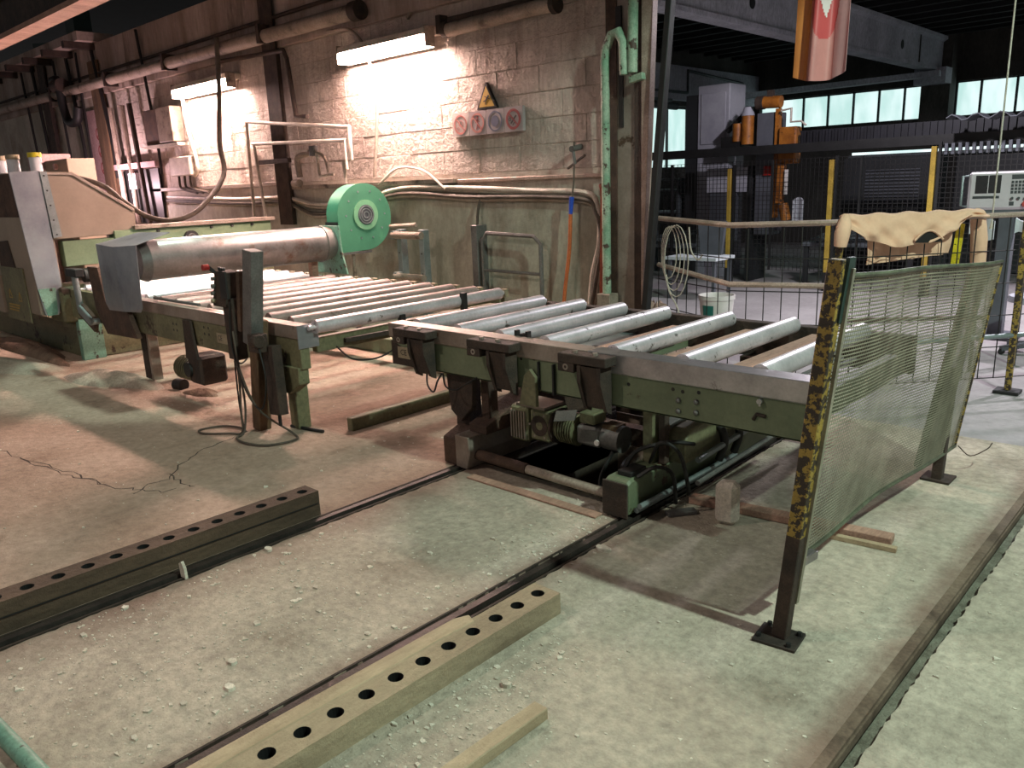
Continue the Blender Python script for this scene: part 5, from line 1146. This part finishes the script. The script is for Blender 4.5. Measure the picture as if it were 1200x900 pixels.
R_ = thing('robot_arm', 'orange and grey gantry robot with motors above the black girder', 'robot', (-5.5, 11.5, 0))
c = MB(); c.box(-5.66, -5.35, 11.3, 11.6, .7, 2.42); build(c, 'column', 'mid_panel', R_, bevel=.01)
c = MB(); c.box(-5.36, -5.30, 11.26, 11.34, .95, 2.46); build(c, 'guide_rail', 'orange_paint', R_)
c = MB(); c.cyl((-5.55, 11.3, 2.56), (-5.30, 11.3, 2.55), .085, 14); mo2 = build(c, 'motor', 'orange_paint', R_, smooth=40)
c = MB(); c.cyl((-5.66, 11.3, 2.56), (-5.55, 11.3, 2.56), .095, 14); build(c, 'motor_end', 'rust_dark', mo2, smooth=40)
c = MB(); c.box(-5.50, -5.42, 11.26, 11.34, 2.62, 2.72); build(c, 'terminal', 'rust_dark', mo2)
c = MB(); c.cyl((-5.80, 11.3, 2.0), (-5.80, 11.3, 2.40), .09, 14); build(c, 'motor', 'orange_paint', R_, smooth=40)
c = MB(); c.cyl((-5.80, 11.3, 2.40), (-5.80, 11.3, 2.52), .10, 14, .06); build(c, 'motor_cap', 'pale_panel', R_, smooth=40)
c = MB(); c.cyl((-5.96, 11.3, 2.05), (-5.96, 11.3, 2.30), .075, 14); build(c, 'motor', 'orange_paint', R_, smooth=40)
c = MB(); c.box(-6.2, -5.9, 11.25, 11.4, 1.97, 2.12); build(c, 'carriage', 'black_metal', R_)
c = MB(); c.bar((-6.15, 11.35, 2.2), (-5.85, 11.35, 2.45), .06, .06); build(c, 'hose_guide', 'black_rubber', R_)
c = MB(); c.box(-5.28, -5.02, 11.2, 11.4, 1.70, 2.20); build(c, 'gear_head', 'orange_paint', R_, bevel=.02)
c = MB(); c.tube([(-5.25, 11.2, 2.42), (-5.10, 11.2, 2.44), (-5.10, 11.2, 2.26), (-4.95, 11.2, 2.26), (-4.88, 11.2, 2.2)], .015, 6); build(c, 'bracket_wire', 'pipe_white', R_)
c = MB(); c.bar((-5.20, 11.2, 1.7), (-5.22, 11.2, 1.15), .10, .10); build(c, 'lower_arm', 'orange_paint', R_, bevel=.01)
c = MB(); c.box(-5.13, -5.08, 11.12, 11.16, 1.28, 1.62); build(c, 'sensor_strip', 'white_plastic', R_)
c = MB(); c.cyl((-5.12, 11.1, 1.15), (-5.06, 11.1, .92), .07, 12); build(c, 'tool_head', 'orange_paint', R_, smooth=40)
c = MB(); c.grid(lambda u, v: V((-4.98+.16*u, 11.1+.04*math.sin(u*3), .88+.32*v+.04*math.sin(u*3.1))), 6, 6); build(c, 'tool_shroud', 'pale_panel', R_, thick=.02, smooth=60)
c = MB(); c.box(-5.52, -5.40, 11.27, 11.3, 1.55, 1.68); build(c, 'red_plate', 'red_knob', R_)
# grey tables and slabs inside the enclosure
for k, (x0, x1, y0, y1, z, lab) in enumerate(((-7.6, -6.55, 10.95, 11.25, .55, 'low dark work bench inside the enclosure, left of the robot'), (-4.9, -3.4, 11.3, 12.6, .6, 'low dark work bench inside the enclosure, right of the robot'))):
    t = thing('work_bench', lab, 'bench', ((x0+x1)/2, (y0+y1)/2, 0), 'benches in the enclosure')
    c = MB(); c.box(x0, x1, y0, y1, z-.05, z); build(c, 'top', 'mid_panel', t)
    for x, y in ((x0+.05, y0+.05), (x1-.05, y0+.05), (x0+.05, y1-.05), (x1-.05, y1-.05)):
        c = MB(); c.box(x-.03, x+.03, y-.03, y+.03, 0, z-.05); build(c, 'leg', 'dark_panel', t)
    for j in range(3):
        c = MB(); c.bar((x0+.1, y0+.1+j*.2, z+.04+.02*j), (x1-.1, y0+.2+j*.2, z+.1+.05*j), .12, .03); solo(c, 'stone_strip', 'far_metal', ['front', 'middle', 'rear'][j] + ' grey stone strip on the ' + ('left' if k == 0 else 'right') + ' bench inside the enclosure', 'strip')
t = thing('far_cabinet', 'dark grey louvred cabinet behind the enclosure, right of the robot', 'cabinet', (-4.0, 13.4, 0))
c = MB(); c.box(-5.1, -3.75, 13.2, 13.8, 0, 1.75); build(c, 'body', 'dark_panel', t)
for i in range(14):
    c = MB(); z = .9+i*.05; c.box(-4.75, -3.95, 13.18, 13.2, z, z+.02); build(c, 'louvre', 'mid_panel', t)
c = MB(); c.box(-3.6, -1.4, 13.6, 13.9, 0, 1.8); solo(c, 'far_screen', 'dark_panel', 'dark flat screen wall behind the console', 'screen', bevel=.02)
for x0, x1 in ((-5.2, -3.9), (-3.6, -2.3)):
    pass
t = thing('tube_light_bar', 'thin bright strip of daylight glass under the bridge girder', 'window', (-3.4, 13.5, 1.8))
c = MB(); c.box(-5.1, -1.5, 13.5, 13.52, 1.80, 1.84); build(c, 'glass_strip', 'window_day', t)
c = MB(); c.box(-5.15, -1.45, 13.49, 13.53, 1.76, 1.80); build(c, 'sill', 'far_metal', t)
# left background furniture by the column
t = thing('workshop_shelf', 'grey-green steel shelf seen through the mesh left of the enclosure', 'shelf', (-7.3, 11.9, 0))
for x in (-7.75, -7.15):
    c = MB(); c.box(x-.02, x+.02, 11.6, 12.0, 0, 1.55); build(c, 'upright', 'far_metal', t)
for z in (.5, 1.0, 1.35, 1.52):
    c = MB(); c.box(-7.75, -7.15, 11.6, 12.0, z, z+.03); build(c, 'board', 'far_metal', t)
t = thing('work_table', 'pale topped small table beyond the cord coil', 'table', (-5.4, 9.4, 0))
c = MB(); c.box(-5.85, -5.1, 9.2, 9.7, .52, .56); build(c, 'top', 'paper', t)
for x, y in ((-5.8, 9.25), (-5.15, 9.25), (-5.8, 9.65), (-5.15, 9.65)):
    c = MB(); c.box(x-.02, x+.02, y-.02, y+.02, 0, .52); build(c, 'leg', 'mid_panel', t)
c = MB(); c.prism([(-5.55, .56), (-5.25, .56), (-5.2, 1.0), (-5.6, 1.0)], 'y', 9.6, 9.66); solo(c, 'leaning_board', 'mid_panel', 'grey board leaning on the small pale table', 'board')
# hanging tube lamp, unlit
t = thing('hall_tube_lamp', 'unlit grey tube lamp under the far lintel', 'lamp', (-8.5, 13.4, 2.95))
c = MB(); c.tube([(-8.8, 12.4, 2.92), (-8.8, 14.2, 2.9)], .07, 12); build(c, 'tube', 'far_metal', t, smooth=40)
c = MB(); c.box(-9.06, -8.76, 12.6, 14.0, 2.98, 3.03); build(c, 'bracket', 'far_metal', t)
# ================================================================== CONSOLE
N_ = thing('control_console', 'pale grey machine console with two dark screens and a keypad on a stand', 'console', (-1.75, 8.5, 0))
rz = Matrix.Rotation(math.radians(14), 3, 'Z') @ Matrix.Rotation(math.radians(-8), 3, 'X')
cc = V((-1.80, 8.5, 1.35))
def con(name, m, cx, cz, w_, h_, d0, d1, parent=N_, bevel=0, label=None):
    b = MB(); b.obox(cc + rz @ V((cx, (d0+d1)/2, cz)), (w_, abs(d1-d0), h_), rz); return build(b, name, m, parent, bevel=bevel, label=label)
cb = con('body', 'console', 0, 0, .62, .34, -.05, .12, bevel=.02)
con('screen', 'screen', -.155, .055, .20, .16, -.053, -.05, cb)
con('screen_bar', 'console', -.155, .055, .006, .16, -.055, -.053, cb)
con('key_strip', 'key_dark', -.165, -.06, .21, .022, -.054, -.05, cb)
con('display', 'key_dark', .12, .115, .19, .04, -.054, -.05, cb)
for r in range(4):
    for k in range(7): con('key', 'key_dark', .035+k*.028, .07-r*.03, .02, .022, -.056, -.05, cb)
for k in range(4):
    b = MB(); p = cc + rz @ V((.04+k*.05, -.05, -.075)); q = cc + rz @ V((.04+k*.05, -.075, -.075)); b.cyl(p, q, .012, 10); build(b, 'knob', 'key_dark', cb, smooth=40)
b = MB(); b.cyl(cc + rz @ V((.15, -.05, -.125)), cc + rz @ V((.15, -.085, -.125)), .03, 14); build(b, 'stop_button', 'red_button', cb, smooth=40)
con('switch_plate', 'key_dark', .04, -.12, .035, .035, -.056, -.05, cb)
b = MB(); b.tube([cc + rz @ V(p) for p in ((-.31, -.03, .14), (-.36, -.06, .13), (-.36, -.06, -.13), (-.31, -.03, -.14))], .010, 8); build(b, 'handle', 'galvanised', N_, smooth=40)
con('underside', 'mid_panel', 0, -.195, .56, .05, -.02, .10)
b = MB(); b.box(-1.84, -1.72, 8.48, 8.60, .03, 1.17); build(b, 'stand', 'mid_panel', N_, bevel=.005)
b = MB(); b.box(-1.98, -1.58, 8.35, 8.75, 0, .03); build(b, 'foot', 'mid_panel', N_)
t = thing('office_chair', 'grey swivel chair behind the fence at the right edge', 'chair', (-1.35, 7.9, 0))
b = MB(); b.grid(lambda u, v: V((-1.35+.22*math.cos(2*math.pi*u)*v, 7.9+.22*math.sin(2*math.pi*u)*v, .50-.03*(1-v*v))), 20, 5); build(b, 'seat', 'pale_panel', t, thick=.05, smooth=50)
b = MB(); b.cyl((-1.35, 7.9, .08), (-1.35, 7.9, .46), .03, 10); build(b, 'stem', 'mid_panel', t, smooth=40)
for k in range(5):
    a = k*2*math.pi/5; b = MB(); b.bar((-1.35, 7.9, .09), (-1.35+.26*math.cos(a), 7.9+.26*math.sin(a), .05), .05, .04); build(b, 'foot', 'mid_panel', t)
    b = MB(); b.cyl((-1.35+.25*math.cos(a), 7.9+.25*math.sin(a)-.02, .025), (-1.35+.25*math.cos(a), 7.9+.25*math.sin(a)+.02, .025), .025, 10); build(b, 'castor', 'black_metal', t)
b = MB(); b.grid(lambda u, v: V((-1.12+.06*math.sin(u*math.pi), 7.72+.36*u, .62+.36*v)), 8, 6); build(b, 'backrest', 'dark_panel', t, thick=.03, smooth=50)
b = MB(); b.bar((-1.2, 7.9, .47), (-1.08, 7.9, .68), .04, .02); build(b, 'back_bar', 'mid_panel', t)
t = thing('pull_cord', 'thin pale cord hanging in front of the console', 'cord', (-1.45, 6.5, 1.17))
b = MB(); b.cyl((-1.45, 6.5, 1.19), (-1.45, 6.5, 3.955), .006, 6); build(b, 'cord', 'pipe_white', t)
b = MB(); b.cyl((-1.45, 6.5, 1.15), (-1.45, 6.5, 1.20), .014, 8, .006); build(b, 'toggle', 'pipe_white', t)
for k, (x, y, z) in enumerate(((-1.60, 6.9, 1.08), (-1.38, 7.3, 1.06))):
    b = MB(); b.grid(lambda u, v: V((x-.09+.18*u, y+.03*math.sin(u*5+k), z+.12*v-.03*u+.02*math.sin(u*6+v*3))), 6, 4)
    b.v = [p for p in b.v]; tt = thing('paper_pouch', ['crumpled white pouch hanging below the pull cord', 'crumpled white pouch hanging right of the pull cord'][k], 'pouch', (x, y, z-.3), 'white pouches')
    build(b, 'pouch', 'paper', tt, thick=.012, smooth=60)
    b = MB(); b.box(x-.012, x+.012, y+.05, y+.075, 0, z+.1); build(b, 'holder', 'dark_panel', tt)
# ================================================================== FLAG, ROOF BEAM
FL = thing('hanging_flag', 'orange, red and pink satin cloth hanging from the roof', 'flag', (-2.65, 6.3, 2.25))
def flag(u, v):
    x = -2.86+.42*u; z = 3.95-(3.95-2.25)*v
    tw = .045*math.sin(u*9+v*1.2)+.02*math.sin(u*17+2+v*2)
    sh = .03*(1-v)
    z2 = z + (.05*(1-math.sin(u*math.pi)) if v > .9 else 0)*(v-.9)*10
    return V((x+sh*(.5-u)-.02*v, 6.3+tw, z2))
nU, nV = 72, 150
def flag_part(name, test, m):
    b = MB(); idx = {}
    for j in range(nV):
        for i in range(nU):
            if not test((i+.5)/nU, (j+.5)/nV): continue
            q = []
            for (a, c) in ((i, j), (i+1, j), (i+1, j+1), (i, j+1)):
                if (a, c) not in idx: idx[(a, c)] = len(b.v); b.v.append(flag(a/nU, c/nV))
                q.append(idx[(a, c)])
            b.f.append(tuple(q))
    build(b, name, m, FL, thick=.003, smooth=60)
def ucut(v, top_, tip, w_): return w_ if v < top_ else (w_*math.sqrt(max(0, 1-((v-top_)/(tip-top_))**2)) if v < tip else 0)
def wedge(u, v): return abs(u-.56) < ucut(v, .60, .83, .24)
def white(u, v): return abs(u-.57) < max(0, .30*(1-max(0, v-.40)/.345))
flag_part('orange_field', lambda u, v: u < .30 and not wedge(u, v), 'flag_orange')
flag_part('pink_field', lambda u, v: u >= .72 and not wedge(u, v), 'flag_pink')
flag_part('rose_field', lambda u, v: .30 <= u < .72 and not wedge(u, v), 'flag_rose')
flag_part('red_field', lambda u, v: wedge(u, v) and not white(u, v), 'flag_red')
flag_part('white_field', lambda u, v: wedge(u, v) and white(u, v), 'flag_white')
B_ = thing('crane_beam', 'brown steel crane beam crossing the upper left corner', 'beam', (-9, 3.2, 3.3))
b = MB(); b.box(-20, -3, 3.18, 3.22, 3.38, 3.72); build(b, 'web', 'rust_dark', B_)
b = MB(); b.box(-20, -3, 3.10, 3.30, 3.33, 3.38); build(b, 'bottom_flange', 'wood_pink', B_)
b = MB(); b.box(-20, -3, 3.10, 3.30, 3.72, 3.77); build(b, 'top_flange', 'rust_dark', B_)
for x in (-19, -3.2):
    b = MB(); b.box(x-.03, x+.03, 3.18, 3.22, 3.77, 5.62); build(b, 'hanger', 'rust_dark', B_)
b = MB(); b.box(-16.3, -15.9, 5.9, 6.2, 3.6, 5.62); solo(b, 'teal_post', 'teal_dark', 'dark teal post standing above the far left wall', 'post')
b = MB(); b.bar((-18, 5.9, 4.5), (-15, 6.6, 4.3), .08, .08); solo(b, 'roof_pipe', 'teal_dark', 'dark pipe in the roof gap above the far left wall', 'pipe')

# unseen pink lamp added behind the machine hood to light the far-left wall
WL = thing('hood_fill_lamp', 'pink-tinted fill lamp added behind the machine hood, hidden by it', 'lamp', (-13.0, 4.9, 0))
b = MB(); b.cyl((-13.0, 4.9, 0), (-13.0, 4.9, 1.55), .02, 8); build(b, 'stem', 'grey_metal', WL)
b = MB(); b.cyl((-13.0, 4.9, 1.55), (-13.0, 4.9, 1.62), .05, 12, .10); build(b, 'shade', 'grey_metal', WL)
lp = bpy.data.lights.new('lamp_light', 'POINT'); lp.energy = 95; lp.color = (1, .66, .72); lp.shadow_soft_size = .06
lo2 = bpy.data.objects.new('lamp_light', lp); COL.objects.link(lo2); lo2.parent = WL; lo2.location = (0, 0, 1.70)

# cracks in the dusty slab
for pts in ([(-5.97, 1.32), (-5.7, 1.35), (-5.42, 1.38), (-5.1, 1.42), (-4.87, 1.49), (-4.65, 1.52), (-4.47, 1.6), (-4.31, 1.67), (-4.31, 1.75)],
            [(-5.64, 1.37), (-5.3, 1.43), (-5.01, 1.47), (-4.74, 1.5)],
            [(-4.41, 1.57), (-4.49, 1.68), (-4.48, 1.77), (-4.67, 1.95), (-4.83, 2.15), (-4.9, 2.35), (-4.98, 2.57)], [(-4.56, 1.83), (-4.35, 1.81), (-4.25, 1.83)]):
    b = MB(); r2 = random.Random(len(pts)); fine_ = []
    for (x0, y0), (x1, y1) in zip(pts, pts[1:]):
        for k in range(4): fine_.append((x0+(x1-x0)*k/4+r2.uniform(-.02, .02), y0+(y1-y0)*k/4+r2.uniform(-.02, .02), .0005))
    fine_.append((*pts[-1], .0005))
    b.tube(fine_, [.001+.0045*r2.random() for _ in fine_], 4); b.v = [V((p.x, p.y, .0008 if p.z > 0 else -.004)) for p in b.v]
    build(b, 'crack', 'groove', floor)
